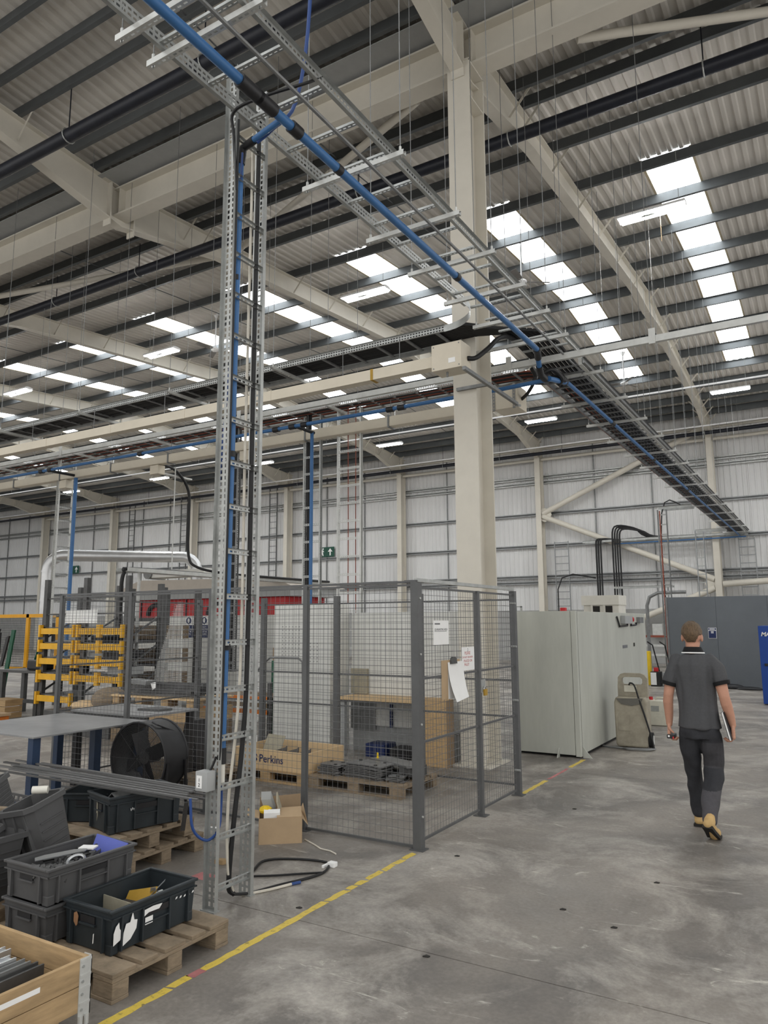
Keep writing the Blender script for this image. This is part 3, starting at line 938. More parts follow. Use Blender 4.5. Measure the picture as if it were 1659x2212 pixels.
# cables on the upright ladder
lc = thing('cable_bundle', 'black and cream cables strapped to the right rail of the upright ladder', 'cables', (-3.45, 3.9, 0))
cable(lc, [(-3.42, 3.88, 5.5), (-3.43, 3.885, 3.5), (-3.43, 3.885, 1.6), (-3.44, 3.87, 1.0), (-3.46, 3.82, 0.45), (-3.47, 3.80, 0.1), (-3.46, 3.84, 0.03)], 0.016)
cable(lc, [(-3.46, 3.86, 5.4), (-3.47, 3.86, 3.0), (-3.46, 3.85, 1.4), (-3.49, 3.80, 0.6), (-3.47, 3.79, 0.2), (-3.46, 3.83, 0.05)], 0.010, 'white_cable')
cable(lc, [(-3.395, 3.63, 5.35), (-3.40, 3.63, 3.0), (-3.40, 3.62, 1.1), (-3.42, 3.60, 0.92), (-3.47, 3.58, 0.80)], 0.008)
cable(lc, [(-2.75, 3.75, 5.5), (-2.78, 3.6, 5.36), (-3.1, 3.55, 5.36), (-3.38, 3.56, 5.36), (-3.41, 3.6, 5.2), (-3.40, 3.63, 4.8)], 0.012)
# isolator switch box on the ladder
sw = thing('switch_box', 'small grey switch box with a white label fixed to the upright ladder', 'switch', (-3.46, 3.57, 0.72))
MB().bbox(-3.515, -3.415, 3.52, 3.60, 0.72, 0.84, 0.008).build('box', 'machine_grey', sw, smooth=True)
MB().box(-3.50, -3.455, 3.517, 3.521, 0.74, 0.815).build('label_plate', 'paper', sw)
text('1', 0.03, (-3.484, 3.5165, 0.78), X, Z, 'ink', sw)
text('2', 0.03, (-3.484, 3.5165, 0.75), X, Z, 'ink', sw)
# ---- cream trunking runs and the two junction boxes
t1 = thing('cable_trunking', 'upper cream trunking ending in a square junction box at the pillar', 'trunking', (-12, 7.9, 4.87))
MB().box(-40, -3.95, 7.83, 7.97, 4.87, 5.01).build('duct', 'trunking', t1)
for x in (-4.02, -4.9, -6.6, -8.3, -10.0, -11.7, -13.4, -15.1, -17.0, -19):
    MB().box(x - 0.02, x + 0.02, 7.826, 7.974, 4.866, 5.014).build('joint_band', 'trunking' if x != -4.9 else 'amber', t1)
    MB().cyl((x - 0.5, 7.9, 5.0), (x - 0.5, 7.9, 5.4), 0.005, 5).build('drop_rod', 'galv_dark', t1)
bx = MB().bbox(-3.98, -3.58, 7.74, 8.02, 4.78, 5.11, 0.006).build('junction_box', 'trunking', t1)
for sx, sz in ((-3.95, 4.81), (-3.61, 4.81), (-3.95, 5.08), (-3.61, 5.08)):
    MB().cyl((sx, 7.735, sz), (sx, 7.745, sz), 0.008, 8).build('screw', 'galv_dark', bx)
MB().box(-3.75, -3.66, 7.736, 7.741, 4.85, 4.91).build('sticker', 'paper', bx)
MB().cyl((-3.82, 7.85, 4.72), (-3.82, 7.85, 4.79), 0.015, 8).build('gland', 'galv_dark', bx)
cable(t1, [(-3.58, 7.92, 4.93), (-3.50, 8.0, 4.95), (-3.42, 8.2, 5.12), (-3.38, 8.5, 5.35), (-3.36, 9.0, 5.48), (-3.36, 10.0, 5.45)], 0.03, n=8)
t2 = thing('cable_trunking', 'lower cream trunking running left from behind the pillar', 'trunking', (-12, 10.2, 4.9))
MB().bbox(-40, -3.95, 10.10, 10.27, 4.93, 5.10, 0.02).build('duct', 'trunking', t2)
for x in (-4.6, -6.0, -7.7, -9.4, -11.1, -12.8, -14.5, -16.2, -18, -20):
    MB().box(x - 0.014, x + 0.014, 10.085, 10.285, 4.91, 5.12).build('joint_band', 'galv_dark', t2)
    MB().cyl((x, 10.18, 5.1), (x, 10.18, 5.4), 0.005, 5).build('drop_rod', 'galv_dark', t2)
bx = MB().bbox(-4.14, -3.76, 10.06, 10.45, 4.90, 5.24, 0.006).build('junction_box', 'trunking', t2)
for sx in (-4.15, -3.83):
    MB().perf((sx, 10.05, 4.88), Z, X, 0.38, 0.04, 0.05, 0.03, 1, 0.016).build('strap', 'galv_dark', bx)
cable(t2, [(-3.76, 10.25, 5.06), (-3.6, 10.1, 5.1), (-3.42, 9.9, 5.22), (-3.4, 9.7, 5.3)], 0.026, n=8)
for x, yy in ((-11.5, 10.2), (-14.4, 10.2), (-9.1, 10.2)):
    MB().bbox(x - 0.12, x + 0.12, yy - 0.09, yy + 0.09, 4.74, 4.92, 0.006).build('tap_off_box', 'trunking', t2)
# bracket arm across the pillar between the boxes
ba = thing('bracket_arm', 'dark slotted bracket arm joining the two junction boxes past the pillar', 'bracket', (-3.55, 8.6, 4.74))
MB().bar((-3.54, 7.72, 4.745), (-3.54, 9.45, 4.745), 0.042, 0.042).build('long_strut', 'galv_dark', ba)
MB().bar((-4.05, 8.60, 4.80), (-3.57, 8.60, 4.80), 0.042, 0.042).build('cross_strut', 'galv_dark', ba)
MB().bar((-3.54, 9.45, 4.725), (-3.78, 10.2, 4.95), 0.042, 0.03).build('end_strut', 'galv_dark', ba)
# ---- upright ladders dropping from tray B
def drop_ladder(x0, x1, y, label, mat, z0=1.0, wires=(), z1=5.4):
    t = thing('cable_ladder', label, 'cable ladder', ((x0 + x1) / 2, y, z0))
    ladder(t, (x0, y, z0), Z, X, Y, z1 - z0, x1 - x0, 0.06, 0.3, perf=True, matr=mat, matg=mat, rn=0.1)
    for fx, r, m in wires:
        cable(t, [(fx, y + 0.03, z1 + 0.05), (fx + rnd.uniform(-.01, .01), y + 0.03, 3.2), (fx, y + 0.03, z0)], r, m)
    return t
drop_ladder(-7.82, -7.50, 10.25, 'narrow upright cable ladder with black cables beside a blue pipe', 'galv', 0.9, [(-7.76, 0.016, 'black_cable'), (-7.73, 0.014, 'black_cable'), (-7.79, 0.012, 'black_cable'), (-7.70, 0.012, 'black_cable')])
drop_ladder(-7.06, -6.63, 10.2, 'upright cable ladder with two rust red cables left of the pillar', 'galv_pale', 0.9, [(-6.88, 0.008, 'red_cable'), (-6.72, 0.008, 'red_cable')])
t = thing('cable_ladder', 'upright galvanised ladder seen edge on beside a blue pipe at far left', 'cable ladder', (-14.5, 10.3, 0.9))
ladder(t, (-14.62, 10.15, 0.9), Z, Y, X, 4.5, 0.35, 0.1, 0.3, matr='galv_pale', matg='galv')
t = thing('cable_ladder', 'dark cable filled ladder standing just behind the foreground upright ladder', 'cable ladder', (-8.9, 10.3, 0.9))
ladder(t, (-9.62, 10.2, 0.9), Z, X, Y, 4.5, 0.26, 0.08, 0.3, matr='galv_dark', matg='galv_dark')
for i in range(6):
    cable(t, [(-9.59 + 0.04 * i, 10.25, 5.4), (-9.59 + 0.04 * i + rnd.uniform(-.01, .01), 10.25, 3), (-9.59 + 0.04 * i, 10.25, 0.9)], 0.016)
# suspended cable drop at left with a curved black cable
t = thing('cable_drop', 'black cable dropping from a white bracket down to the long tray at left', 'cable', (-11.5, 11.0, 2.7))
cable(t, [(-11.55, 10.3, 5.0), (-11.7, 10.9, 4.95), (-11.75, 11.3, 4.6), (-11.76, 11.35, 4.0), (-11.78, 11.4, 3.2), (-11.6, 11.5, 2.95), (-11.2, 11.9, 2.83), (-11.0, 12.8, 2.80), (-11.0, 15.5, 2.80)], 0.03, n=8)
MB().box(-11.85, -11.75, 10.5, 11.4, 4.85, 4.88).build('bracket', 'galv_pale', t)
# ================================================================ WIRE CAGE
CX0, CX1, CY0, CY1, CH = -7.5, -2.93, 5.36, 7.5, 2.08
cg = thing('wire_cage', 'grey wire mesh cage with a hinged gate, enclosing the pallets', 'cage', (-5.2, 6.4, 0))
def post(x, y, s=0.03, h=CH, mat='cage_grey'):
    MB().box(x - s, x + s, y - s, y + s, 0.008, h).build('post', mat, cg)
    MB().box(x - 0.06, x + 0.06, y - 0.05, y + 0.05, 0, 0.008).build('foot_plate', mat, cg)
def wires(p, q, z0, z1, name='mesh_panel', rails=(0.8, 1.3), pv=0.052, ph=0.06, parent=None, th=0.0016):
    """welded mesh between floor points p and q"""
    p, q = Vector((*p, 0)), Vector((*q, 0))
    d = (q - p); L = d.length; d.normalize()
    n = d.cross(Z)
    mb = MB()
    k = int(L / pv)
    for i in range(k + 1):
        o = p + d * (L * i / k)
        a = d * th; b = n * th
        mb.add([o + a + Z * z0, o + b + Z * z0, o - a + Z * z0, o - b + Z * z0, o + a + Z * z1, o + b + Z * z1, o - a + Z * z1, o - b + Z * z1],
               [(0, 1, 5, 4), (1, 2, 6, 5), (2, 3, 7, 6), (3, 0, 4, 7)])
    k = int((z1 - z0) / ph)
    for i in range(k + 1):
        z = z0 + (z1 - z0) * i / k
        b = n * th
        o = p + n * th * 2
        e = q + n * th * 2
        mb.add([o + Z * (z - th), o + b + Z * z, o + Z * (z + th), o - b + Z * z, e + Z * (z - th), e + b + Z * z, e + Z * (z + th), e - b + Z * z],
               [(0, 1, 5, 4), (1, 2, 6, 5), (2, 3, 7, 6), (3, 0, 4, 7)])
    po = mb.build(name, 'wire', parent or cg)
    for z in [z0, z1] + list(rails):
        MB().bar(p + Z * z, q + Z * z, 0.018, 0.018).build('frame_rail', 'cage_grey', po)
    return po
XS = [CX0, -6.35, -5.2, -4.05, CX1]
for x in XS:
    post(x, CY0, 0.022 if x != CX1 else 0.035)
    post(x, CY1)
for a, b in zip(XS, XS[1:]):
    wires((a + 0.03, CY0), (b - 0.03, CY0), 0.02, 2.06, rails=())
    wires((a + 0.03, CY1), (b - 0.03, CY1), 0.10, 1.99, rails=(0.78, 1.15))
wires((CX0, CY0 + 0.03), (CX0, CY1 - 0.03), 0.10, 2.03)
# gate side: two leaves along the aisle
post(CX1, 6.56, 0.024, 2.05)
g1 = wires((CX1, CY0 + 0.06), (CX1, 6.52), 0.06, 2.04, 'gate_leaf')
g2 = wires((CX1, 6.60), (CX1, CY1 - 0.05), 0.06, 2.04, 'gate_leaf')
MB().bar((CX1, CY0, 2.10), (CX1, CY1, 2.10), 0.04, 0.03).build('head_rail', 'galv', cg)
MB().bar((CX0, CY0, 2.085), (CX1, CY0, 2.085), 0.02, 0.02).build('head_rail', 'cage_grey', cg)
MB().box(CX1 - 0.10, CX1 + 0.01, CY0 - 0.02, CY0 + 0.02, 2.08, 2.10).build('corner_plate', 'cage_grey', cg)
for z in (0.25, 0.95, 1.5, 1.95):
    MB().cyl((CX1 + 0.035, CY0 - 0.005, z), (CX1 + 0.045, CY0 - 0.005, z), 0.009, 6).build('bolt', 'galv_pale', cg)
    MB().cyl((CX1 - 0.02, CY1 - 0.03, z), (CX1 + 0.04, CY1 - 0.03, z), 0.012, 6).build('hinge', 'galv', cg)
hp = MB().box(CX1 + 0.024, CX1 + 0.03, 6.56, 6.66, 1.10, 1.22).build('lock_plate', 'galv', cg)
MB().tube(arc((CX1 + 0.04, 6.62, 1.13), Y, Z, 0.022, 0, math.pi, 6), 0.005, 6).build('shackle', 'steel_bright', hp)
MB().bbox(CX1 + 0.03, CX1 + 0.05, 6.6, 6.66, 1.07, 1.13, 0.004).build('padlock', 'amber', hp)
# papers and clipboard on the gate
def sheet_paper(y0, y1, z0, z1, label, lines, x=CX1 + 0.008, skew=0.0):
    t = thing('paper_notice', label, 'notice', (x, (y0 + y1) / 2, z0))
    MB().add([(x, y0, z0 + skew), (x, y1, z0), (x, y1, z1), (x, y0, z1 + skew), (x + 0.001, y0, z0 + skew), (x + 0.001, y1, z0), (x + 0.001, y1, z1), (x + 0.001, y0, z1 + skew)],
             [(0, 3, 2, 1), (4, 5, 6, 7), (0, 1, 5, 4), (1, 2, 6, 5), (2, 3, 7, 6), (3, 0, 4, 7)]).build('sheet', 'paper', t)
    for body, size, dy, z, mat in lines:
        text(body, size, (x + 0.0012, y0 + dy, z), Y, Z, mat, t, extrude=0.0002)
    return t
n1 = sheet_paper(5.64, 5.93, 1.565, 1.77, 'white printed notice with one underlined heading on the gate', [('QUARANTINE AREA', 0.027, 0.02, 1.685, 'ink')])
MB().box(CX1 + 0.0092, CX1 + 0.0096, 5.66, 5.89, 1.677, 1.680).build('underline', 'ink', n1)
MB().box(CX1 + 0.0092, CX1 + 0.0096, 5.665, 5.765, 1.735, 1.748).build('printed_heading', 'galv_dark', n1)
sheet_paper(6.19, 6.46, 1.32, 1.53, 'white notice hand written in red capitals on the gate', [('2', 0.04, 0.12, 1.49, 'ink'), ('PLEASE', 0.04, 0.06, 1.462, 'red_ink'), ('DO NOT USE AREA', 0.026, 0.01, 1.43, 'red_ink'), ('PLACED ON', 0.033, 0.04, 1.395, 'red_ink'), ('PALLET', 0.033, 0.05, 1.362, 'red_ink')])
cb = thing('clipboard', 'brown clipboard with curling white papers hanging on the gate', 'clipboard', (CX1 + 0.02, 5.99, 1.09))
MB().box(CX1 + 0.006, CX1 + 0.011, 5.78, 6.14, 1.10, 1.43).build('board', 'card', cb)
pts = MB()
rows, cols = 8, 5
def cp(i, j, k=0.0):
    u, v = j / (cols - 1), i / (rows - 1)
    curl = 0.075 * (v ** 2) * (1 - u * 0.4) + 0.004 + k
    return Vector((CX1 + 0.012 + curl, 5.89 + 0.31 * u + 0.015 * v, 1.405 - 0.31 * v - 0.02 * (1 - u) * v))
vs = [cp(i, j) for i in range(rows) for j in range(cols)]
pts.add(vs, [(i * cols + j, i * cols + j + 1, (i + 1) * cols + j + 1, (i + 1) * cols + j) for i in range(rows - 1) for j in range(cols - 1)])
pts.build('loose_paper', 'paper', cb, smooth=True)
MB().box(CX1 + 0.011, CX1 + 0.0125, 5.9, 6.22, 1.10, 1.41).build('paper_stack', 'paper', cb)
MB().prism([(-0.06, 0), (0.06, 0), (0.045, 0.045), (0.02, 0.06), (-0.02, 0.06), (-0.045, 0.045)], (CX1 + 0.012, 5.99, 1.395), Y, Z, X * 0.02).build('clip', 'steel_dark', cb)

# ================================================================ PALLETS AND CRATES
def pallet(label, wood='wood_old', L=1.17, W=0.78, H=0.13):
    """standard pallet, length along local X, centred"""
    t = thing('wooden_pallet', label, 'pallet', (0, 0, 0), 'wooden pallets')
    hl, hw = L / 2, W / 2
    bt = 0.02
    zb = 0.018
    for y in (-hw + 0.05, 0, hw - 0.05):
        MB().bbox(-hl, hl, y - 0.05, y + 0.05, 0, zb, 0.003).build('bottom_board', wood, t, local=True)
        for x in (-hl + 0.07, 0, hl - 0.07):
            MB().bbox(x - 0.07, x + 0.07, y - 0.048, y + 0.048, zb, H - 2 * bt, 0.004).build('block', wood, t, local=True)
    for x in (-hl + 0.07, 0, hl - 0.07):
        MB().bbox(x - 0.07, x + 0.07, -hw, hw, H - 2 * bt, H - bt, 0.003).build('cross_board', wood, t, local=True)
    for i, (y, bw) in enumerate(((-hw + 0.07, 0.14), (-hw + 0.225, 0.1), (0, 0.14), (hw - 0.225, 0.1), (hw - 0.07, 0.14))):
        MB().bbox(-hl, hl, y - bw / 2, y + bw / 2, H - bt, H, 0.003).build('deck_board', wood, t, local=True)
    return t
pA = pallet('worn pallet under the black crate beside the yellow line', 'wood_grey')
def put(p, x, y, z, rot, label, mat=None):
    o = copy_tree(p, (x, y, z), rot, label)
    if mat:
        for ch in o.children:
            ch.data = ch.data.copy()
            ch.data.materials[0] = M(mat)
    return o
pA.location = (-3.61, 2.93, 0)
put(pA, -4.98, 4.12, 0.0, R(1.5), 'lower of two stacked pallets under the rod covered crates', 'wood_grey')
put(pA, -5.02, 4.06, 0.131, R(-1), 'upper of two stacked pallets under the rod covered crates')
put(pA, -3.47, 1.72, 0.0, R(90), 'pallet under the hinged timber collar in the near left corner', 'pine')
put(pA, -5.62, 7.09, 0.0, 0, 'pallet under the timber box lettered in blue', 'pine')
put(pA, -4.44, 7.10, 0.0, R(-1), 'pallet carrying cut steel plates inside the cage', 'wood_grey')
put(pA, -6.55, 6.35, 0.0, R(3), 'pallet under the black heater inside the cage')

def crate(name, label, mat, L, W, H, group=None):
    """stacking plastic crate, length along local X, centred"""
    t = thing(name, label, 'crate', (0, 0, 0), group)
    hl, hw = L / 2, W / 2
    th = 0.008
    tp = 0.012                                   # draft
    def ring(a, b, z): return [(-a, -b, z), (a, -b, z), (a, b, z), (-a, b, z)]
    mb = MB()
    o0, o1 = ring(hl - tp - 0.012, hw - tp - 0.012, 0.006), ring(hl - 0.012, hw - 0.012, H - 0.004)
    i0, i1 = ring(hl - tp - 0.012 - th, hw - tp - 0.012 - th, 0.014), ring(hl - 0.012 - th, hw - 0.012 - th, H - 0.004)
    mb.add(o0 + o1, [(0, 3, 2, 1)] + [(i, (i + 1) % 4, 4 + (i + 1) % 4, 4 + i) for i in range(4)])
    mb.add(i0 + i1, [(0, 1, 2, 3)] + [((i + 1) % 4, i, 4 + i, 4 + (i + 1) % 4) for i in range(4)])
    mb.build('shell', mat, t, local=True)
    rim = MB()
    for a, b, c, d in ((-hl, hl, -hw, -hw + 0.022), (-hl, hl, hw - 0.022, hw), (-hl, -hl + 0.022, -hw + 0.022, hw - 0.022), (hl - 0.022, hl, -hw + 0.022, hw - 0.022)):
        rim.bbox(a, b, c, d, H - 0.014, H, 0.004)
    rim.build('rim', mat, t, local=True)
    fl = MB()
    for a, b, c, d in ((-hl + 0.004, hl - 0.004, -hw + 0.004, -hw + 0.014), (-hl + 0.004, hl - 0.004, hw - 0.014, hw - 0.004), (-hl + 0.004, -hl + 0.014, -hw, hw), (hl - 0.014, hl - 0.004, -hw, hw)):
        fl.box(a, b, max(c, -hw + 0.004), min(d, hw - 0.004), H - 0.045, H - 0.038)
    fl.build('collar', mat, t, local=True)
    rb = []
    for s in (-1, 1):
        for x in (-hl + 0.07, -0.09, 0.09, hl - 0.07):
            rb.append((x - 0.005, x + 0.005, s * (hw - 0.009) - 0.009, s * (hw - 0.009) + 0.009))
        for y in (-hw + 0.07, hw - 0.07):
            rb.append((s * (hl - 0.009) - 0.009, s * (hl - 0.009) + 0.009, y - 0.005, y + 0.005))
    for a, b, c, d in rb:
        MB().box(a, b, c, d, 0.012, H - 0.04).build('rib', mat, t, local=True)
    for s in (-1, 1):
        # corner shoes; hand holds are black plates, recess shade put into the colour
        for q in (-1, 1):
            MB().bbox(*sorted((s * (hl - 0.065), s * (hl - 0.019))), *sorted((q * (hw - 0.065), q * (hw - 0.019))), 0, 0.05, 0.006).build('corner_shoe', mat, t, local=True)
        MB().box(s * (hl - 0.012) - 0.003, s * (hl - 0.012) + 0.003, -0.055, 0.055, H * 0.60, H * 0.76).build('hand_hold', 'black_plastic', t, local=True)
        MB().box(s * (hl - 0.009) - 0.006, s * (hl - 0.009) + 0.006, -0.06, 0.06, H * 0.55, H * 0.59).build('hand_lip', mat, t, local=True)
        MB().box(-0.085, 0.085, s * (hw - 0.010) - 0.004, s * (hw - 0.010) + 0.004, H * 0.58, H * 0.72).build('hand_hold', 'black_plastic', t, local=True)
        MB().box(-0.09, 0.09, s * (hw - 0.009) - 0.006, s * (hw - 0.009) + 0.006, H * 0.42, H * 0.45).build('hand_lip', mat, t, local=True)
    return t
cd = crate('storage_crate', 'black crate with torn white label on the pallet by the yellow line', 'crate_dark', 0.585, 0.385, 0.215, 'black stacking crates')
cd.location = (-3.365, 2.935, 0.131)
cd.rotation_euler = (0, 0, R(90))
def placed(src, loc, deg, label, group=None):
    o = copy_tree(src, loc, R(deg), label)
    if group: o['group'] = group
    return o
c2 = placed(cd, (-4.66, 4.05, 0.262), 75, 'black crate at front of the stacked pallets beneath the steel rods')
c2.scale = (1, 1, 1.2)
c3 = placed(cd, (-5.16, 4.12, 0.262), 118, 'black crate turned away at the back of the stacked pallets')
cgk = crate('storage_crate', 'upper grey crate full of parts and a blue plastic sheet', 'crate_grey', 0.575, 0.385, 0.185, 'grey stacking crates')
cgk.location = (-3.755, 2.84, 0.131 + 0.186)
cgk.rotation_euler = (0, 0, R(90))
placed(cgk, (-3.755, 2.84, 0.131), 90, 'lower grey crate beneath the crate with the blue sheet')
# labels and dirt on the front crate (right long side faces +X, near short side faces -Y)
fc = -3.365 + 0.1925
def blob(name, o, u, v, poly, mat, parent, th=0.0012):
    o, u, v = Vector(o), Vector(u), Vector(v)
    MB().prism(poly, o, u, v, u.cross(v) * th).build(name, mat, parent)
OFF[cd] = Vector((0, 0, 0))
def loc_prism(parent, o, u, v, poly, mat, name='torn_label', th=0.0015):
    o, u, v = Vector(o), Vector(u), Vector(v)
    MB().prism(poly, o, u, v, u.cross(v).normalized() * th).build(name, mat, parent, local=True)
# local frame: x along crate length (world +Y), y -> world -X ; side facing +X world is local y=-hw
loc_prism(cd, (-0.27, -0.185, 0.05), X, Z, [(0, 0), (0.04, 0.015), (0.05, 0.05), (0.035, 0.07), (0.03, 0.10), (0.012, 0.085), (0.0, 0.055)], 'paper')
loc_prism(cd, (-0.215, -0.185, 0.03), X, Z, [(0, 0), (0.05, 0.02), (0.085, 0.06), (0.09, 0.10), (0.07, 0.105), (0.06, 0.145), (0.045, 0.10), (0.02, 0.10), (0.005, 0.06)], 'paper')
loc_prism(cd, (-0.075, -0.187, 0.085), X, Z, [(0, 0), (0.05, 0.0), (0.05, 0.035), (0, 0.035)], 'paper')
loc_prism(cd, (-0.085, -0.189, 0.13), X, Z, [(0, 0), (0.03, 0.012), (0.10, 0.01), (0.12, 0.03), (0.06, 0.035), (0.0, 0.03)], 'paper')
for i in range(5):
    loc_prism(cd, (0.13 + 0.03 * i, -0.186, 0.13 + rnd.uniform(-0.02, 0.02)), X, Z, [(0, 0), (0.012, 0.003), (0.014, 0.012), (0.004, 0.009)], 'paper', 'paint_fleck')
loc_prism(cd, (-0.287, 0.10, 0.10), -Y, Z, [(0, 0.02), (0.02, 0), (0.03, 0.01), (0.035, 0.05), (0.02, 0.07), (0.0, 0.06)], 'rust_cap', 'brown_stain')
loc_prism(cd, (-0.285, -0.05, 0.04), -Y, Z, [(0, 0), (0.006, 0.004), (0.008, 0.05), (0.002, 0.045)], 'paper', 'paint_fleck')
for k, (dx, dz) in enumerate(((0, 0), (0.012, 0.004), (0.024, 0))):
    loc_prism(c2, (-0.12 + dx, -0.186, 0.12 + dz), X, Z, [(0, 0), (0.003, 0), (0.004, 0.012), (-0.004, 0.016)], 'paper', 'paint_fleck')
loc_prism(c2, (-0.286, 0.02, 0.06), -Y, Z, [(0, 0.04), (0.012, 0.05), (0.01, 0.0), (0.02, 0.03), (0.02, 0.045), (0.012, 0.10), (0.0, 0.11)], 'stained', 'torn_label')
# contents of the front crate
def item(name, mb, mat, label, cat, group=None, smooth=False):
    return single(name, mb, mat, label, cat, group, smooth)
item('cardboard_divider', MB().bar((-3.53, 2.88, 0.225), (-3.22, 2.86, 0.225), 0.004, 0.15), 'stained', 'stained card divider standing inside the black label torn crate', 'divider')
item('amber_panel', MB().obox((-3.41, 3.02, 0.25), (0.09, 0.02, 0.02), (0, 0.03, 0.05), (0.001, -0.003, 0.002)), 'amber', 'amber plastic panel leaning inside the black label torn crate', 'panel')
for i in range(9):
    a = rnd.uniform(-0.8, 0.8)
    c = Vector((-3.33 + rnd.uniform(-0.05, 0.06), 3.09 + rnd.uniform(-0.06, 0.06), 0.25 + rnd.uniform(0, 0.06)))
    d = Vector((math.cos(a) * 0.05, math.sin(a) * 0.05, rnd.uniform(-0.02, 0.05)))
    item('metal_offcut', MB().obox(c, d, d.cross(Z).normalized() * 0.014, Z * 0.002), 'alu' if i % 2 else 'galv_pale', 'small bright metal offcut among others in the label torn black crate', 'offcut', 'offcuts in the black crate')
item('scrap_pile', MB().box(-3.5, -3.23, 2.92, 3.19, 0.147, 0.245), 'steel_dark', 'dark swarf and scrap filling the far end of the label torn crate', 'scrap')['kind'] = 'stuff'
# contents of the grey crate
sp = MB()
for i in range(160):
    c = Vector((-3.755 + rnd.uniform(-0.15, 0.15), 2.84 + rnd.uniform(-0.25, 0.25), 0.42 + rnd.uniform(0, 0.035)))
    a = rnd.uniform(0, 6.3)
    d = Vector((math.cos(a), math.sin(a), rnd.uniform(-0.4, 0.4))) * rnd.uniform(0.012, 0.04)
    sp.obox(c, d, d.orthogonal().normalized() * 0.008, d.cross(d.orthogonal()).normalized() * 0.005)
sp.box(-3.91, -3.6, 2.58, 3.1, 0.334, 0.425)
item('scrap_pile', sp, 'steel_dark', 'small dark metal scrap heaped in the upper grey crate', 'scrap')['kind'] = 'stuff'
item('blue_sheet', MB().obox((-3.73, 3.065, 0.462), (0.135, 0.0, -0.008), (0.0, 0.022, 0.05), (0.0, 0.003, -0.0015)), 'blue_bin', 'blue plastic sheet standing in the far end of the grey crate', 'sheet')
item('metal_bracket', MB().prism([(0, 0), (0.26, 0.03), (0.27, 0.05), (0.20, 0.06), (0.05, 0.045), (0.0, 0.03)], (-3.86, 2.68, 0.47), Vector((0.55, 0.83, 0.02)).normalized(), Vector((-0.8, 0.5, 0.25)).normalized(), Z * 0.004), 'alu', 'pale bent metal bracket on top of the scrap in the grey crate', 'bracket')
item('paper_scrap', MB().obox((-3.78, 2.96, 0.487), (0.04, 0.02, 0), (-0.014, 0.028, 0), (0, 0, 0.004)), 'paper', 'white folded paper lying in the grey crate', 'paper')
item('metal_ring', MB().tube(arc((-3.66, 2.79, 0.478), Vector((0.9, 0.4, 0)), Vector((-0.3, 0.8, 0.4)), 0.045, 0, 5.2, 12), 0.008, 6), 'alu', 'curved bright metal ring on the scrap in the grey crate', 'ring', smooth=True)
for s_, y_ in ((-3.93, 2.98),):
    MB().box(-3.566, -3.5645, 2.9, 2.95, 0.44, 0.49)
# sheet on crate 2 and cable tie etc.
item('metal_tray', MB().prism([(-0.045, -0.02), (0.0, 0.018), (0.045, -0.012), (0.04, -0.018), (0, 0.01), (-0.04, -0.026)], (-4.66, 3.83, 0.51), X, Z, Vector((0.05, 0.30, 0.012))), 'galv_dark', 'folded grey metal channel lying across the front black crate', 'channel')
# long steel rods across the crates
for i in range(9):
    a = Vector((-5.95 + rnd.uniform(-0.2, 0.25), 3.70 + 0.04 * i + rnd.uniform(-0.02, 0.02), 0.60 + 0.006 * (i % 3)))
    b = Vector((-3.98 + rnd.uniform(-0.14, 0.1), 3.90 + 0.034 * i, 0.535 + 0.008 * (i % 3)))
    item('steel_rod', MB().bar(a, b, 0.024, 0.012), 'steel_plate' if i % 3 else 'steel_dark', 'long flat grey steel bar across the two black crates, %s from the front' % ['first', 'second', 'third', 'fourth', 'fifth', 'sixth', 'seventh', 'eighth', 'ninth'][i], 'bar', 'steel bars lying on the crates')
item('bar_clip', MB().bar((-3.99, 3.92, 0.52), (-4.10, 4.0, 0.30), 0.03, 0.012), 'steel_dark', 'short black bar hanging off the ends of the steel bars', 'bar')
ORD = ['first', 'second', 'third', 'fourth', 'fifth', 'sixth', 'seventh', 'eighth', 'ninth', 'tenth']
# ---- timber collar in the near corner
tcx = thing('pallet_collar', 'hinged timber pallet collar box holding metal extrusions in the near left corner', 'box', (-3.25, 1.7, 0.131))
xa, xb, ya, yb2 = -3.86, -2.87, 1.10, 2.29
for z0 in (0.131, 0.236):
    h = 0.102
    MB().bbox(xb - 0.02, xb, ya, yb2, z0, z0 + h, 0.002).build('board', 'pine', tcx)
    MB().bbox(xa, xa + 0.02, ya, yb2, z0, z0 + h, 0.002).build('board', 'pine', tcx)
    MB().bbox(xa + 0.02, xb - 0.02, yb2 - 0.02, yb2, z0, z0 + h, 0.002).build('board', 'pine', tcx)
    MB().bbox(xa + 0.02, xb - 0.02, ya, ya + 0.02, z0, z0 + h, 0.002).build('board', 'pine', tcx)
hg = MB()
hg.box(xb, xb + 0.004, yb2 - 0.055, yb2 + 0.004, 0.11, 0.342)
hg.box(xb - 0.045, xb + 0.004, yb2, yb2 + 0.004, 0.11, 0.342)
hg = hg.build('corner_hinge', 'galv_pale', tcx)
for z in (0.14, 0.20, 0.25, 0.31):
    MB().cyl((xb + 0.002, yb2 - 0.04, z), (xb + 0.008, yb2 - 0.04, z), 0.006, 8).build('rivet', 'galv', hg)
    MB().box(xb + 0.003, xb + 0.007, yb2 - 0.052, yb2, z + 0.018, z + 0.028).build('pressing', 'galv_pale', hg)
for dy in (0.0, 0.03):
    MB().cyl((xb + 0.006, yb2 - 0.045 + dy, 0.078), (xb + 0.006, yb2 - 0.045 + dy, 0.118), 0.011, 8).build('hinge_tongue', 'galv_pale', hg)
MB().box(xb + 0.0005, xb + 0.002, 1.78, 2.05, 0.285, 0.305).build('paint_stripe', 'paper', tcx)
MB().box(xa + 0.02, xb - 0.02, ya + 0.02, yb2 - 0.02, 0.132, 0.14).build('base_sheet', 'card', tcx)
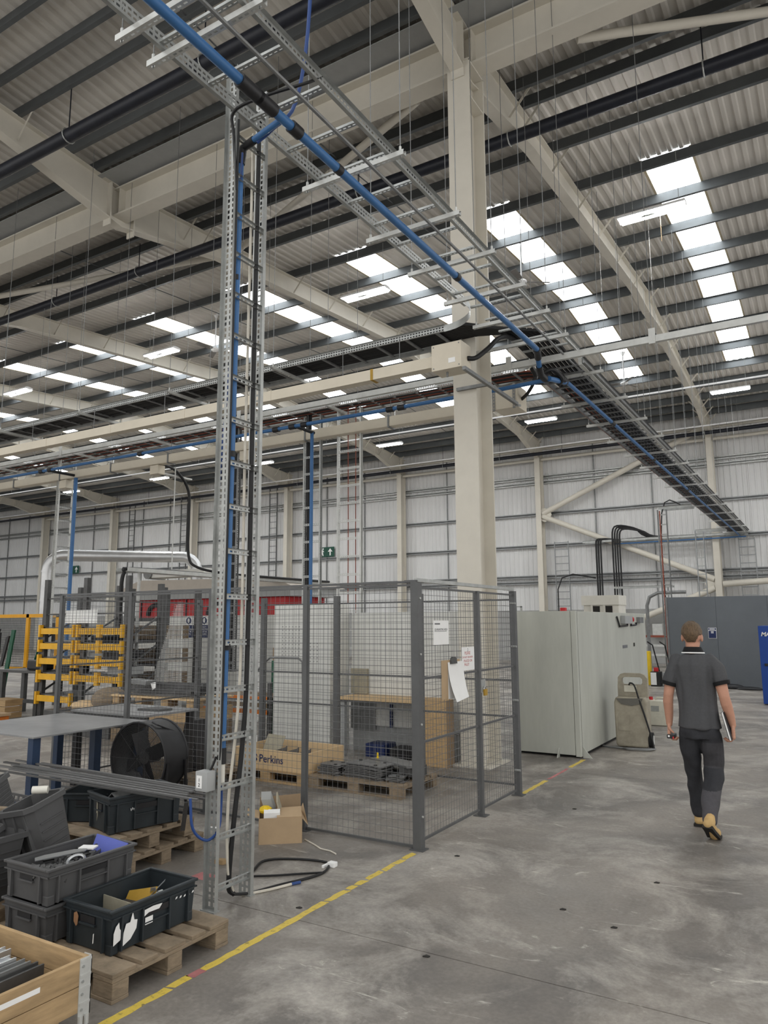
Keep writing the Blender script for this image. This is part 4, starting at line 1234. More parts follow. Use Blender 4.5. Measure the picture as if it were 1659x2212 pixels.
loc = [(-3.16, 'steel_dark'), (-3.21, 'galv_dark'), (-3.27, 'alu'), (-3.34, 'steel_dark'), (-3.40, 'alu'), (-3.47, 'galv_dark'), (-3.53, 'steel_dark'), (-3.60, 'alu'), (-3.67, 'steel_dark')]
for i, (x, m) in enumerate(loc):
    mb = MB()
    zt = 0.285 + 0.012 * (i % 3)
    x += 0.075
    mb.box(x - 0.026, x + 0.026, 1.14, 2.20 - 0.03 * (i % 4), 0.141, zt)
    mb.box(x - 0.026, x - 0.016, 1.14, 2.20 - 0.03 * (i % 4), zt, zt + 0.012)
    mb.box(x + 0.016, x + 0.026, 1.14, 2.20 - 0.03 * (i % 4), zt, zt + 0.012)
    item('metal_extrusion', mb, m, 'long metal extrusion in the timber collar box, %s from the hinge side' % ORD[i], 'extrusion', 'extrusions in the collar box')
item('paper_scrap', MB().obox((-3.80, 2.262, 0.29), (0.05, 0.0, 0.004), (0.008, 0.0, -0.03), (0, 0.002, 0)), 'paper', 'torn white label stuck inside the timber collar box', 'label')
# ---- grey plastic bins heaped at the left
def tub(name, label, c, rot, L, W, H, mat='crate_grey', lab=None):
    t = thing(name, label, 'bin', c, 'grey plastic tubs heaped at left')
    t.rotation_euler = rot
    def ring(a, b, z, r): return [(-a + r, -b, z), (a - r, -b, z), (a, -b + r, z), (a, b - r, z), (a - r, b, z), (-a + r, b, z), (-a, b - r, z), (-a, -b + r, z)]
    a, b = L / 2, W / 2
    mb = MB()
    o0, o1 = ring(a - 0.03, b - 0.03, 0, 0.04), ring(a, b, H, 0.04)
    i0, i1 = ring(a - 0.038, b - 0.038, 0.01, 0.036), ring(a - 0.01, b - 0.01, H, 0.036)
    mb.add(o0 + o1, [tuple(range(8))[::-1]] + [(i, (i + 1) % 8, 8 + (i + 1) % 8, 8 + i) for i in range(8)])
    mb.add(i0 + i1, [tuple(range(8))] + [((i + 1) % 8, i, 8 + i, 8 + (i + 1) % 8) for i in range(8)])
    mb.add(o1 + i1, [(i, (i + 1) % 8, 8 + (i + 1) % 8, 8 + i) for i in range(8)])
    mb.build('body', mat, t, smooth=False, local=True)
    rm_ = MB()
    ra, rb_ = ring(a + 0.012, b + 0.012, H - 0.03, 0.04), ring(a + 0.012, b + 0.012, H, 0.04)
    ia, ib = ring(a - 0.004, b - 0.004, H - 0.03, 0.04), ring(a - 0.004, b - 0.004, H, 0.04)
    rm_.add(ra + rb_, [(i, (i + 1) % 8, 8 + (i + 1) % 8, 8 + i) for i in range(8)])
    rm_.add(rb_ + ib, [(i, (i + 1) % 8, 8 + (i + 1) % 8, 8 + i) for i in range(8)])
    rm_.build('rim', mat, t, local=True)
    for s in (-0.3, 0.0, 0.3):
        MB().box(s * L - 0.008, s * L + 0.008, -b - 0.004, -b + 0.03, 0.03, H - 0.03).build('rib', mat, t, local=True)
    for i in range(6):
        z = H * 0.25 + i * H * 0.1
        MB().box(a - 0.012, a + 0.004 - 0.03 * (1 - z / H) + 0.004, -b * 0.6, b * 0.6, z, z + 0.006).build('ridge', mat, t, local=True)
    return t
VD = Vector((-0.82, 0.57, 0)).normalized()
def tilted(a, z): return (Matrix.Rotation(R(a), 3, VD) @ Matrix.Rotation(R(z), 3, 'Z')).to_euler()
tub('plastic_tub', 'tall grey plastic tub leaning to the left behind the grey crates', (-4.22, 3.06, 0.21), tilted(-17, 8), 0.27, 0.30, 0.50)
tub('plastic_tub', 'grey plastic tub tipped against the leaning tub', (-4.42, 2.93, 0.21), tilted(-24, 0), 0.30, 0.26, 0.36)
tub('plastic_tub', 'grey plastic tub lying furthest back by the blue bench leg', (-4.98, 3.12, 0.42), tilted(-28, 20), 0.36, 0.30, 0.26)
tub('plastic_tub', 'grey plastic bin standing at the left edge by the timber collar', (-4.30, 2.66, 0.201), tilted(4, 10), 0.30, 0.30, 0.37)
tub('plastic_tub', 'brown grey open tub lying on top of the left edge heap', (-4.68, 2.84, 0.37), tilted(20, 60), 0.40, 0.32, 0.18)
item('wooden_board', MB().bar((-5.3, 2.7, 0.62), (-4.62, 3.02, 0.58), 0.05, 0.02), 'wood_grey', 'thin timber batten lying across the heap of grey tubs', 'board')
item('paper_roll', MB().cyl((-4.36, 2.98, 0.735), (-4.29, 3.04, 0.735), 0.024, 12), 'machine_cream', 'small roll of labels lying on top of the leaning grey tub', 'roll', smooth=True)
item('paper_scrap', MB().prism([(0, 0), (0.09, 0.02), (0.04, 0.10)], (-4.60, 2.72, 0.56), Vector((0.8, 0.5, 0.0)), Vector((0.2, 0.2, 0.9)), Z * 0.002), 'paper', 'white paper corner sticking out of the heaped grey tubs', 'paper')
# support heap under the tubs: a pallet of scrap boxes
item('box_stack', MB().bbox(-5.3, -4.08, 2.4, 3.25, 0.0, 0.20, 0.01), 'wood_old', 'dark timber stillage under the heaped grey tubs', 'stillage')
hb = thing('mesh_basket', 'dark grey slotted basket behind the leaning grey tub', 'basket', (-5.2, 3.5, 0.3))
for i in range(9):
    MB().bar((-5.45 + 0.055 * i, 3.42, 0.33), (-5.45 + 0.055 * i, 3.47, 0.52), 0.018, 0.006, up=Y).build('slat', 'crate_grey', hb)
for z in (0.33, 0.38, 0.43, 0.48, 0.52):
    MB().bar((-5.47, 3.415 + (z - .33) * .26, z), (-4.99, 3.415 + (z - .33) * .26, z), 0.006, 0.016).build('slat', 'crate_grey', hb)

# ================================================================ BENCHES, FAN, LOOSE THINGS
bn = thing('steel_workbench', 'steel topped workbench with blue legs in front of the cage', 'workbench', (-6.4, 4.6, 0))
BX0, BX1, BY0, BY1, BZ = -7.15, -5.82, 3.96, 5.2, 0.82
MB().box(BX0, BX1, BY0, BY1, BZ - 0.012, BZ).build('top', 'bench_top', bn)
for x in (BX0 + 0.05, BX1 - 0.06):
    for y in (BY0 + 0.05, BY1 - 0.08):
        MB().box(x - 0.035, x + 0.035, y - 0.035, y + 0.035, 0, BZ - 0.012).build('leg', 'bench_blue', bn)
MB().box(BX0 + 0.6, BX0 + 0.68, BY1 - 0.12, BY1 - 0.04, 0, BZ - 0.012).build('leg', 'bench_blue', bn)
MB().box(BX0, BX1 - 0.1, BY0 + 0.03, BY0 + 0.07, 0.22, 0.28).build('stretcher', 'bench_blue', bn)
item('paper_roll', MB().tube(arc((-6.55, 3.99, 0.36), Z, X, 0.055, -0.6, 3.6, 10), 0.004, 4), 'paper', 'curled white paper hanging on the blue bench stretcher', 'paper')
# second bench inside cage
b2 = thing('steel_workbench', 'dark edged work table inside the cage behind the steel workbench', 'workbench', (-6.8, 5.9, 0))
MB().box(-7.42, -6.22, 5.48, 6.25, 0.79, 0.81).build('top', 'bench_top', b2)
MB().box(-7.40, -6.24, 5.50, 5.52, 0.66, 0.79).build('apron', 'black_plastic', b2)
for x in (-7.36, -6.29):
    for y in (5.54, 6.19):
        MB().box(x - 0.035, x + 0.035, y - 0.035, y + 0.035, 0, 0.79).build('leg', 'black_plastic', b2)
for x, lb in ((-6.32, 'white tag on the right of the dark table edge'), (-6.16 - 0.45, 'white tag on the left of the dark table edge')):
    item('label_tag', MB().box(x - 0.05, x + 0.05, 5.485, 5.498, 0.70, 0.75), 'paper', lb, 'tag')
item('pallet_plate', MB().prism([(0, 0), (0.30, 0.05), (0.33, 0.2), (0.05, 0.24)], (-6.7, 5.8, 0.811), X, Y, Z * 0.02), 'steel_dark', 'dark oval metal plate lying on the table inside the cage', 'plate')
hs = thing('space_heater', 'black floor heater standing on a pallet inside the cage', 'heater', (-6.3, 6.1, 0.131))
MB().prism([(-0.16, 0), (0.16, 0), (0.12, 0.25), (0.05, 0.52), (-0.05, 0.52), (-0.12, 0.25)], (-6.42, 6.30, 0.14), X, Z, Y * 0.22).build('housing', 'black_plastic', hs)
MB().box(-6.60, -6.24, 6.26, 6.56, 0.131, 0.17).build('base', 'black_plastic', hs)
for i in range(5):
    MB().box(-6.52, -6.32, 6.292, 6.30, 0.22 + 0.05 * i, 0.235 + 0.05 * i).build('grille_slat', 'galv_dark', hs)
# drum fan
df = thing('drum_fan', 'large black drum fan on the floor between the bench and the cage', 'fan', (-5.42, 4.9, 0))
fx, fy, fz, fr = -5.56, 4.84, 0.535, 0.325
n_ = Vector((0.10, -0.995, 0)).normalized()
sdv = Vector((n_.y, -n_.x, 0)) * -1
c0 = Vector((fx, fy, fz))
mb = MB().tube([c0 + n_ * 0.0, c0 - n_ * 0.30], fr, 32, caps=False)
mb.tube([c0 - n_ * 0.30, c0 + n_ * 0.0], fr - 0.008, 32, caps=False)
mb.build('drum', 'black_plastic', df, smooth=True)
for d in (0.0, -0.30):
    MB().tube(arc(c0 + n_ * d, sdv, Z, fr, 0, 2 * math.pi, 32), 0.010, 6).build('rim', 'black_plastic', df, smooth=True)
for r_ in [0.03 + 0.0125 * i for i in range(24)]:
    MB().tube(arc(c0 + n_ * 0.004, sdv, Z, r_, 0, 2 * math.pi, 28), 0.0024, 4).build('guard_ring', 'black_plastic', df)
for k in range(8):
    a = k * math.pi / 4
    MB().bar(c0 + n_ * 0.004, c0 + n_ * 0.004 + (sdv * math.cos(a) + Z * math.sin(a)) * fr, 0.004, 0.004, up=n_).build('guard_spoke', 'black_plastic', df)
MB().cyl(c0 - n_ * 0.08, c0 - n_ * 0.25, 0.06, 14).build('motor', 'steel_dark', df, smooth=True)
for k in range(4):
    a = k * math.pi / 2 + 0.4
    d = sdv * math.cos(a) + Z * math.sin(a)
    e = -sdv * math.sin(a) + Z * math.cos(a)
    MB().obox(c0 - n_ * 0.10 + d * 0.14, d * 0.10, e * 0.06 + n_ * 0.03, n_ * 0.003).build('blade', 'black_plastic', df)
for s in (-1, 1):
    p = c0 - n_ * 0.15 + sdv * s * 0.22 + Z * -0.19
    MB().tube([c0 - n_ * 0.02 + sdv * s * (fr + .01) + Z * -0.02, c0 - n_ * 0.05 + sdv * s * 0.28 + Z * -0.40, c0 - n_ * 0.05 + sdv * s * 0.28 + Z * -0.53], 0.014, 8).build('leg', 'black_plastic', df, smooth=True)
    MB().tube([c0 - n_ * 0.26 + sdv * s * (fr + .01) + Z * -0.02, c0 - n_ * 0.32 + sdv * s * 0.30 + Z * -0.40, c0 - n_ * 0.38 + sdv * s * 0.30 + Z * -0.53], 0.014, 8).build('leg', 'black_plastic', df, smooth=True)
MB().bar(c0 - n_ * 0.05 + sdv * -0.30 + Z * -0.53, c0 - n_ * 0.05 + sdv * 0.30 + Z * -0.53, 0.028, 0.028).build('foot_bar', 'black_plastic', df)
MB().bar(c0 - n_ * 0.38 + sdv * -0.32 + Z * -0.53, c0 - n_ * 0.38 + sdv * 0.32 + Z * -0.53, 0.028, 0.028).build('foot_bar', 'black_plastic', df)
MB().tube([c0 - n_ * 0.06 + sdv * 0.10 + Z * fr, c0 - n_ * 0.06 + sdv * 0.16 + Z * (fr - 0.02), c0 - n_ * 0.3 + sdv * 0.24 + Z * 0.2], 0.008, 6).build('handle', 'black_plastic', df, smooth=True)
# blue lettered timber box inside the cage
pb = thing('timber_box', 'pale timber box with dark blue lettering on its front inside the cage', 'box', (-5.55, 7.0, 0.131))
PX0, PX1, PY0, PY1, PZ0, PZ1 = -6.10, -5.04, 6.72, 7.42, 0.131, 0.345
MB().bbox(PX0, PX1, PY0, PY0 + 0.02, PZ0, PZ1, 0.002).build('board', 'pine_fresh', pb)
MB().bbox(PX0, PX1, PY1 - 0.02, PY1, PZ0, PZ1, 0.002).build('board', 'pine_fresh', pb)
MB().bbox(PX0, PX0 + 0.02, PY0 + 0.02, PY1 - 0.02, PZ0, PZ1, 0.002).build('board', 'pine_fresh', pb)
MB().bbox(PX1 - 0.02, PX1, PY0 + 0.02, PY1 - 0.02, PZ0, PZ1, 0.002).build('board', 'pine_fresh', pb)
MB().box(PX1 - 0.035, PX1 + 0.004, PY0 - 0.004, PY0, PZ0 - 0.02, PZ1).build('corner_hinge', 'galv_pale', pb)
MB().box(PX0 - 0.004, PX0 + 0.02, PY0 - 0.004, PY0, PZ0 - 0.02, PZ1).build('corner_hinge', 'galv', pb)
text('Perkins', 0.118, (-5.725, PY0 - 0.001, 0.208), X, Z, 'sign_blue', pb, bold=0.001)
em = MB()
em.tube([Vector((-5.785, PY0 - 0.003, 0.262)) + 0.03 * (X * math.cos(t) + Z * math.sin(t)) for t in [0.2 + 5.2 * i / 14 for i in range(15)]], 0.006, 5)
em.ell((-5.785, PY0 - 0.003, 0.232), 0.035, 0.002, 0.022)
em.build('emblem', 'sign_blue', pb)
for i in range(3):
    item('steel_bracket', MB().prism([(0, 0), (0.16, 0.05), (0.17, 0.06), (0.165, -0.02)], (-5.62 + 0.17 * i, 6.86, 0.315), X, Z, Y * 0.02), 'steel_plate', 'dark steel plate edge poking out of the blue lettered timber box', 'plate', 'plates in the timber box')
item('cardboard_flap', MB().obox((-5.83, 7.1, 0.33), (0.13, 0.0, -0.005), (0.01, 0.05, 0.11), (0, 0.003, -0.001)), 'stained', 'brown card flap standing inside the blue lettered timber box', 'card')
item('tissue_box', MB().bbox(-6.16, -6.08, 7.0, 7.1, 0.345, 0.42, 0.004), 'paper', 'small white carton on the rim of the blue lettered timber box', 'carton')
item('box_fill', MB().box(PX0 + 0.021, PX1 - 0.021, PY0 + 0.021, PY1 - 0.021, 0.132, 0.20), 'steel_dark', 'dark steel parts filling the bottom of the blue lettered timber box', 'parts')['kind'] = 'stuff'
# steel plate stacks on the pallet
def plate(cx, cy, z, L, W, rot, th=0.012, jit=0.0):
    poly = []
    for a, b in ((-L / 2, -W / 2), (-L * 0.2, -W * 0.42), (L * 0.15, -W * 0.40), (L / 2, -W / 2)):
        poly.append((a, b))
    poly += [(L / 2 + 0.03, -W * 0.3), (L / 2 + 0.02, W * 0.35), (L * 0.42, W / 2), (-L * 0.38, W / 2), (-L / 2 - 0.02, W * 0.3), (-L / 2 - 0.03, -W * 0.25)]
    c, s = math.cos(rot), math.sin(rot)
    mb = MB().prism(poly, (cx + jit, cy + jit * 0.6, z), Vector((c, s, 0)), Vector((-s, c, 0)), Z * th)
    return mb
for nm, cx, cy, L, W, rot, n in (('a', -4.83, 6.92, 0.22, 0.24, -0.1, 7), ('b', -4.40, 6.95, 0.44, 0.30, -0.12, 9), ('c', -4.46, 7.28, 0.60, 0.24, 0.0, 4), ('d', -4.03, 6.92, 0.13, 0.2, 0.1, 4)):
    side = {'a': 'left', 'b': 'middle', 'c': 'rear', 'd': 'right'}[nm]
    for i in range(n):
        z = 0.131 + i * 0.0165
        o = item('steel_plate', plate(cx, cy, z, L, W, rot, 0.011, rnd.uniform(-0.02, 0.02)), 'steel_plate', 'cut grey steel plate, %s from the bottom of the %s stack on the cage pallet' % (ORD[i], side), 'plate', '%s stack of cut plates' % side)
    zt = 0.131 + n * 0.0165
    for hx, hy in ((-L * 0.36, W * 0.3), (L * 0.36, W * 0.25), (L * 0.32, -W * 0.3)):
        MB().cyl((cx + hx, cy + hy, zt - 0.003), (cx + hx, cy + hy, zt + 0.0005), 0.02, 10).build('bolt_hole', 'dirt_hole_dark', o)  # near-black disc on the plate, shade of a hole painted in
top = item('steel_plate', plate(-4.18, 7.16, 0.26, 0.62, 0.24, -0.35, 0.02), 'steel_plate', 'loose curved steel plate lying on top of the plate stacks', 'plate')
item('shiny_plate', plate(-3.96, 7.13, 0.16, 0.20, 0.28, 0.1, 0.10), 'steel_dark', 'dark shiny block of plates at the right end of the cage pallet', 'plate')
item('yellow_tag', MB().prism([(0, 0), (0.035, 0), (0.028, 0.14), (0.008, 0.14)], (-4.46, 7.20, 0.20), X, Z, Y * 0.004), 'yellow_tag', 'yellow plastic wedge standing among the steel plates', 'tag')
# cardboard box by the ladder
cb2 = thing('cardboard_box', 'open brown cardboard box full of packaging at the foot of the cage', 'cardboard box', (-4.03, 5.05, 0))
u = Vector((0.77, 0.64, 0)).normalized(); v = Vector((-u.y, u.x, 0))
o = Vector((-4.10, 4.83, 0))
BL, BW, BH = 0.34, 0.26, 0.20
def bx_panel(name, a, b, c, d, mat, th=0.004):
    nn = (b - a).cross(d - a).normalized() * th
    MB().add([a, b, c, d, a + nn, b + nn, c + nn, d + nn], [(0, 3, 2, 1), (4, 5, 6, 7), (0, 1, 5, 4), (1, 2, 6, 5), (2, 3, 7, 6), (3, 0, 4, 7)]).build(name, mat, cb2)
A, B, C_, D = o, o + u * BL, o + u * BL + v * BW, o + v * BW
H_ = Z * BH
bx_panel('side', A, B, B + H_, A + H_, 'card')
bx_panel('side', B, C_, C_ + H_, B + H_, 'card')
bx_panel('side', C_, D, D + H_, C_ + H_, 'card')
bx_panel('side', D, A, A + H_, D + H_, 'card')
bx_panel('flap', A + u * 0.14 + H_, B + H_, B + H_ + v * 0.15 + Z * 0.045, A + u * 0.14 + H_ + v * 0.15 + Z * 0.04, 'card')
bx_panel('flap', D + H_, C_ + H_, C_ + H_ + v * 0.03 + Z * 0.12, D + H_ + v * 0.03 + Z * 0.10, 'card_dark')
bx_panel('flap', A + H_, D + H_, D + H_ - u * 0.10 + Z * 0.02, A + H_ - u * 0.10 + Z * 0.03, 'card')
bx_panel('flap', B + H_, C_ + H_, C_ + H_ + u * 0.02 + Z * 0.05, B + H_ + u * 0.05 + Z * -0.06, 'card')
item('carton', MB().obox(o + u * 0.10 + v * 0.06 + Z * 0.21, u * 0.065, v * 0.028 + Z * 0.008, Z * 0.03), 'paper', 'white printed carton sticking out of the open cardboard box', 'carton')
item('carton', MB().obox(o + u * 0.16 + v * 0.14 + Z * 0.26, u * 0.006 + Z * 0.002, v * 0.05 + Z * 0.03, Z * 0.07 - u * 0.02), 'stained', 'grey opened carton flap standing in the open cardboard box', 'carton')
item('plastic_wrap', MB().ell(o + u * 0.05 + v * 0.13 + Z * 0.235, 0.06, 0.05, 0.035, 9, 6), 'yellow_tag', 'crumpled yellow packing in the open cardboard box', 'packaging')
item('plastic_wrap', MB().obox(o + u * 0.07 + v * 0.19 + Z * 0.28, u * 0.04, v * 0.01 + Z * 0.03, Z * 0.055 - u * 0.02), 'machine_grey', 'clear plastic sleeve standing in the open cardboard box', 'packaging')
# cables on the floor by the ladder
fcab = thing('floor_cable', 'coiled black cable with a white plug on the floor beside the ladder', 'cable', (-3.3, 4.2, 0))
cable(fcab, [(-3.46, 3.84, 0.03), (-3.42, 3.95, 0.012), (-3.36, 4.15, 0.01), (-3.27, 4.38, 0.01), (-3.25, 4.55, 0.01), (-3.36, 4.72, 0.01), (-3.62, 4.66, 0.01), (-3.78, 4.52, 0.01), (-3.7, 4.3, 0.012)], 0.009, n=6)
cable(fcab, [(-3.72, 4.15, 0.01), (-3.52, 4.28, 0.012), (-3.36, 4.42, 0.012), (-3.24, 4.52, 0.012)], 0.008)
cable(fcab, [(-3.45, 3.9, 0.01), (-3.36, 4.05, 0.01), (-3.29, 4.22, 0.012)], 0.009, 'white_cable')
cable(fcab, [(-3.29, 4.22, 0.012), (-3.26, 4.28, 0.012)], 0.01, 'blue_hose')
MB().bbox(-3.31, -3.25, 4.66, 4.71, 0, 0.035, 0.006).build('plug', 'paper', fcab)
MB().bbox(-3.33, -3.31, 4.62, 4.70, 0, 0.02, 0.003).build('plug_face', 'paper', fcab)
item('white_rope', MB().tube([(-3.86, 5.12, 0.006), (-3.7, 5.04, 0.006), (-3.6, 4.98, 0.006), (-3.5, 4.97, 0.006), (-3.42, 4.93, 0.006)], 0.006, 6), 'white_cable', 'short white rope lying beneath the cage panel', 'rope', smooth=True)
item('wood_chip', MB().prism([(0, 0), (0.07, 0.01), (0.09, 0.07), (0.01, 0.05)], (-4.07, 4.30, 0.001), X, Y, Z * 0.03), 'pine', 'small orange wood offcut on the floor behind the ladder', 'offcut')
item('paper_scrap', MB().obox((-4.78, 5.0, 0.004), (0.05, 0.02, 0), (-0.01, 0.025, 0), (0, 0, 0.003)), 'paper', 'crumpled white paper on the floor by the cage foot', 'paper')
for i, (x, y) in enumerate(((-3.02, 3.92), (-2.02, 3.72), (-1.60, 4.72), (-1.26, 4.6), (-2.28, 7.2), (-1.2, 5.5), (-2.62, 5.35))):
    MB().prism([(0, 0), (0.03, 0.005), (0.035, 0.02), (0.01, 0.025)], (x, y, 0.0), X, Y, Z * 0.006).build('debris', 'dirt_hole_dark', fl)

# ================================================================ BEHIND THE CAGE
# tall cardboard box
tb_ = thing('cardboard_box', 'tall plain cardboard box standing in front of the pillar', 'cardboard box', (-4.38, 8.45, 0))
MB().bbox(-4.58, -4.19, 8.40, 8.60, 0.0, 0.80, 0.004).build('carton_body', 'chipboard', tb_)
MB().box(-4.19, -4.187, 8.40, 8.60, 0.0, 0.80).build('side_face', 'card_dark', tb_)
# perforated white cabinet
pc = thing('perforated_cabinet', 'tall white cabinet with a perforated front behind the cage', 'cabinet', (-6.6, 8.7, 0))
MB().bbox(-7.02, -6.02, 8.52, 9.0, 0.0, 2.03, 0.01).build('body', 'machine_white', pc)
for r_, (x0, n1, z0, n2) in enumerate(((-6.86, 6, 1.30, 9), (-6.42, 4, 1.22, 6))):
    for i in range(n1):
        for j in range(n2):
            MB().box(x0 + i * 0.06 - 0.006, x0 + i * 0.06 + 0.006, 8.516, 8.521, z0 + j * 0.05, z0 + j * 0.05 + 0.012).build('vent_slot', 'steel_plate', pc)
MB().box(-6.45, -6.43, 8.512, 8.52, 0.06, 2.03).build('door_seam', 'galv', pc)
item('bent_conduit', MB().tube([(-7.3, 8.42, 1.02), (-7.1, 8.42, 1.2), (-7.0, 8.42, 1.27), (-6.5, 8.42, 1.27), (-6.42, 8.42, 1.22), (-6.40, 8.42, 0.6), (-6.40, 8.42, 0.0)], 0.015, 8), 'galv_dark', 'bent dark tube looping over the front of the white cabinet', 'tube', smooth=True)
# white machine with worktop
wm = thing('white_machine', 'long white machine housing with a timber worktop behind the cage', 'machine', (-5.0, 9.2, 0))
MB().bbox(-5.95, -4.25, 8.95, 9.6, 0.35, 1.90, 0.01).build('housing', 'machine_white', wm)
MB().box(-5.95, -4.25, 8.99, 9.55, 0.0, 0.35).build('plinth', 'machine_grey', wm)
MB().bbox(-5.85, -4.45, 8.42, 8.95, 0.74, 0.775, 0.004).build('worktop', 'pine_fresh', wm)
MB().box(-5.85, -4.45, 8.44, 8.93, 0.715, 0.74).build('worktop_edge', 'steel_dark', wm)
MB().box(-5.80, -5.74, 8.46, 8.52, 0, 0.72).build('leg', 'machine_grey', wm)
MB().box(-5.30, -5.27, 8.90, 8.945, 0.35, 0.72).build('leg', 'sign_blue', wm)
MB().ell((-4.52, 8.93, 0.52), 0.10, 0.03, 0.06, 14, 8).build('badge', 'sign_blue', wm, smooth=True)
MB().box(-5.95, -5.55, 8.93, 8.95, 0.30, 0.72).build('vent_panel', 'galv_dark', wm)
item('tan_board', MB().box(-5.93, -5.66, 8.90, 8.945, 0.78, 1.12), 'stained', 'tan board leaning on the white machine above its worktop', 'board')
item('tool_box', MB().bbox(-5.5, -5.2, 8.6, 8.9, 0, 0.17, 0.01), 'sign_blue', 'blue tool box under the timber worktop', 'tool box')
item('tool_box', MB().bbox(-5.12, -4.85, 8.6, 8.9, 0, 0.14, 0.01), 'black_plastic', 'black tool case under the timber worktop', 'tool box')
# tall slotted uprights beside the white cabinet
for x, lb in ((-6.62, 'short slotted upright rising above the white machine near the red cables'), (-6.98, 'grey slotted upright beside the perforated cabinet')):
    pass
# pale blue sheet and white partition with safety signs
sg = thing('white_partition', 'long white partition wall with blue mandatory safety signs', 'partition', (-11.5, 12.0, 0))
for i in range(4):
    x0 = -13.4 + 0.96 * i
    MB().bbox(x0, x0 + 0.955, 12.0, 12.05, 0.05, 1.93, 0.004).build('panel', 'machine_white', sg)
MB().box(-13.4, -9.56, 12.0, 12.05, 0.0, 0.05).build('kick_rail', 'machine_grey', sg)
for i, nm in enumerate(('EAR\nPROTECTION\nMUST BE\nWORN', 'EYE\nPROTECTION\nMUST BE\nWORN', 'FOOT\nPROTECTION\nMUST BE\nWORN', 'HAND\nPROTECTION\nMUST BE\nWORN')):
    x0 = -12.42 + 0.235 * i
    sgn = MB().box(x0, x0 + 0.215, 11.99, 12.0, 1.66, 1.93).build('safety_sign', 'paper', sg)
    MB().box(x0, x0 + 0.215, 11.985, 11.991, 1.46, 1.73).build('sign_field', 'sign_blue', sgn)
    MB().cyl((x0 + 0.107, 11.985, 1.825), (x0 + 0.107, 11.99, 1.825), 0.075, 16).build('sign_disc', 'sign_blue', sgn)
    MB().ell((x0 + 0.107, 11.984, 1.83), 0.035, 0.003, 0.05).build('sign_symbol', 'paper', sgn)
    text(nm, 0.05, (x0 + 0.107, 11.984, 1.67), X, Z, 'paper', sgn, align='CENTER', extrude=0.0005)
item('blue_white_sheet', MB().box(-9.62, -9.1, 10.62, 10.64, 0.0, 1.75), 'paper', 'pale bluish white sheet hanging behind the foreground upright ladder', 'sheet')
# red machine with grey fascia behind the partition
rm_ = thing('red_machine', 'long red machine under a grey fascia behind the white partition', 'machine', (-13.8, 14.5, 0))
MB().bbox(-16.4, -11.2, 14.0, 15.6, 1.92, 2.4, 0.02).build('hood', 'red_machine', rm_)
MB().bbox(-16.3, -11.3, 14.05, 15.5, 0, 1.92, 0.02).build('body', 'machine_white', rm_)
for i in range(6):
    MB().box(-16.2 + 0.85 * i, -16.16 + 0.85 * i, 13.985, 14.0, 1.9, 2.38).build('rib', 'ink', rm_)
for x in (-15.6, -13.4):
    MB().tube(arc((x, 13.97, 1.98), X, Z, 0.28, 0, math.pi, 10), 0.06, 8).build('hose_arch', 'black_plastic', rm_, smooth=True)
MB().box(-16.9, -10.9, 13.8, 15.8, 2.4, 2.62).build('fascia', 'machine_grey', rm_)
MB().prism([(0, 0), (6.2, 0), (5.6, 0.22), (1.0, 0.30)], (-17.0, 13.75, 2.62), X, Z, Y * 2.2).build('roof_cover', 'canopy', rm_)
# long tray with black cable along the booth
lt = thing('cable_tray', 'pale cable tray with a black cable above the grey fascia at left', 'cable tray', (-11.2, 12, 2.7))
MB().perf((-11.35, 9.2, 2.72), Y, X, 6.6, 0.3, 0.08, 0.05, 4, 0.03).build('tray_base', 'galv_pale', lt)
for x in (-11.35, -11.05):
    MB().box(x - 0.004, x + 0.004, 9.2, 15.8, 2.72, 2.79).build('rail', 'galv_pale', lt)
cable(lt, [(-11.2, 9.25, 1.4), (-11.2, 9.2, 2.3), (-11.2, 9.25, 2.7), (-11.2, 9.5, 2.78), (-11.2, 12, 2.78), (-11.2, 15.7, 2.78)], 0.035, n=8)
for y in (9.6, 12.6):
    MB().box(-11.22, -11.18, y - 0.02, y + 0.02, 0.0, 2.72).build('stanchion', 'galv_pale', lt)
for y in (10.4, 11.9):
    MB().cyl((-11.2, y, 2.75), (-11.2, y, 4.9), 0.012, 6).build('hanger_rod', 'galv_pale', lt)
# extraction duct
dt = thing('extraction_duct', 'silver spiral duct arching over the machines at left', 'duct', (-16, 13, 0))
P0, P1 = Vector((-17.5, 12.0, 3.55)), Vector((-14.75, 14.6, 3.55))
dd = (P1 - P0).normalized()
pts = [P0 - Z * 2.2, P0 - Z * 0.42] + arc(P0 + dd * 0.4 - Z * 0.4, -dd, Z, 0.4, 0, math.pi / 2, 7)[1:] + arc(P1 - dd * 0.4 - Z * 0.4, Z, dd, 0.4, 0, math.pi / 2, 7) + [P1 - Z * 1.0]
MB().tube(pts, 0.15, 18).build('tube', 'duct_silver', dt, smooth=True)
for q in (P0 - Z * 0.45, P1 - Z * 0.45, P0 - Z * 1.2):
    MB().cyl(q, q + Z * 0.05, 0.16, 18).build('collar', 'duct_silver', dt, smooth=True)
for f_ in (0.2, 0.4, 0.6, 0.8):
    q = P0.lerp(P1, f_)
    MB().cyl(q - dd * 0.02, q + dd * 0.02, 0.157, 18).build('collar', 'duct_silver', dt, smooth=True)
# second small duct with fan housing on the wall side
d2 = thing('extraction_fan', 'small grey extraction fan housing below the silver duct', 'fan housing', (-14.6, 14.2, 2.9))
MB().bbox(-16.2, -14.2, 14.3, 14.8, 3.02, 3.22, 0.03).build('housing', 'machine_white', d2)
MB().cyl((-16.3, 14.25, 3.15), (-16.3, 14.85, 3.15), 0.16, 14).build('rotor', 'galv_dark', d2, smooth=True)
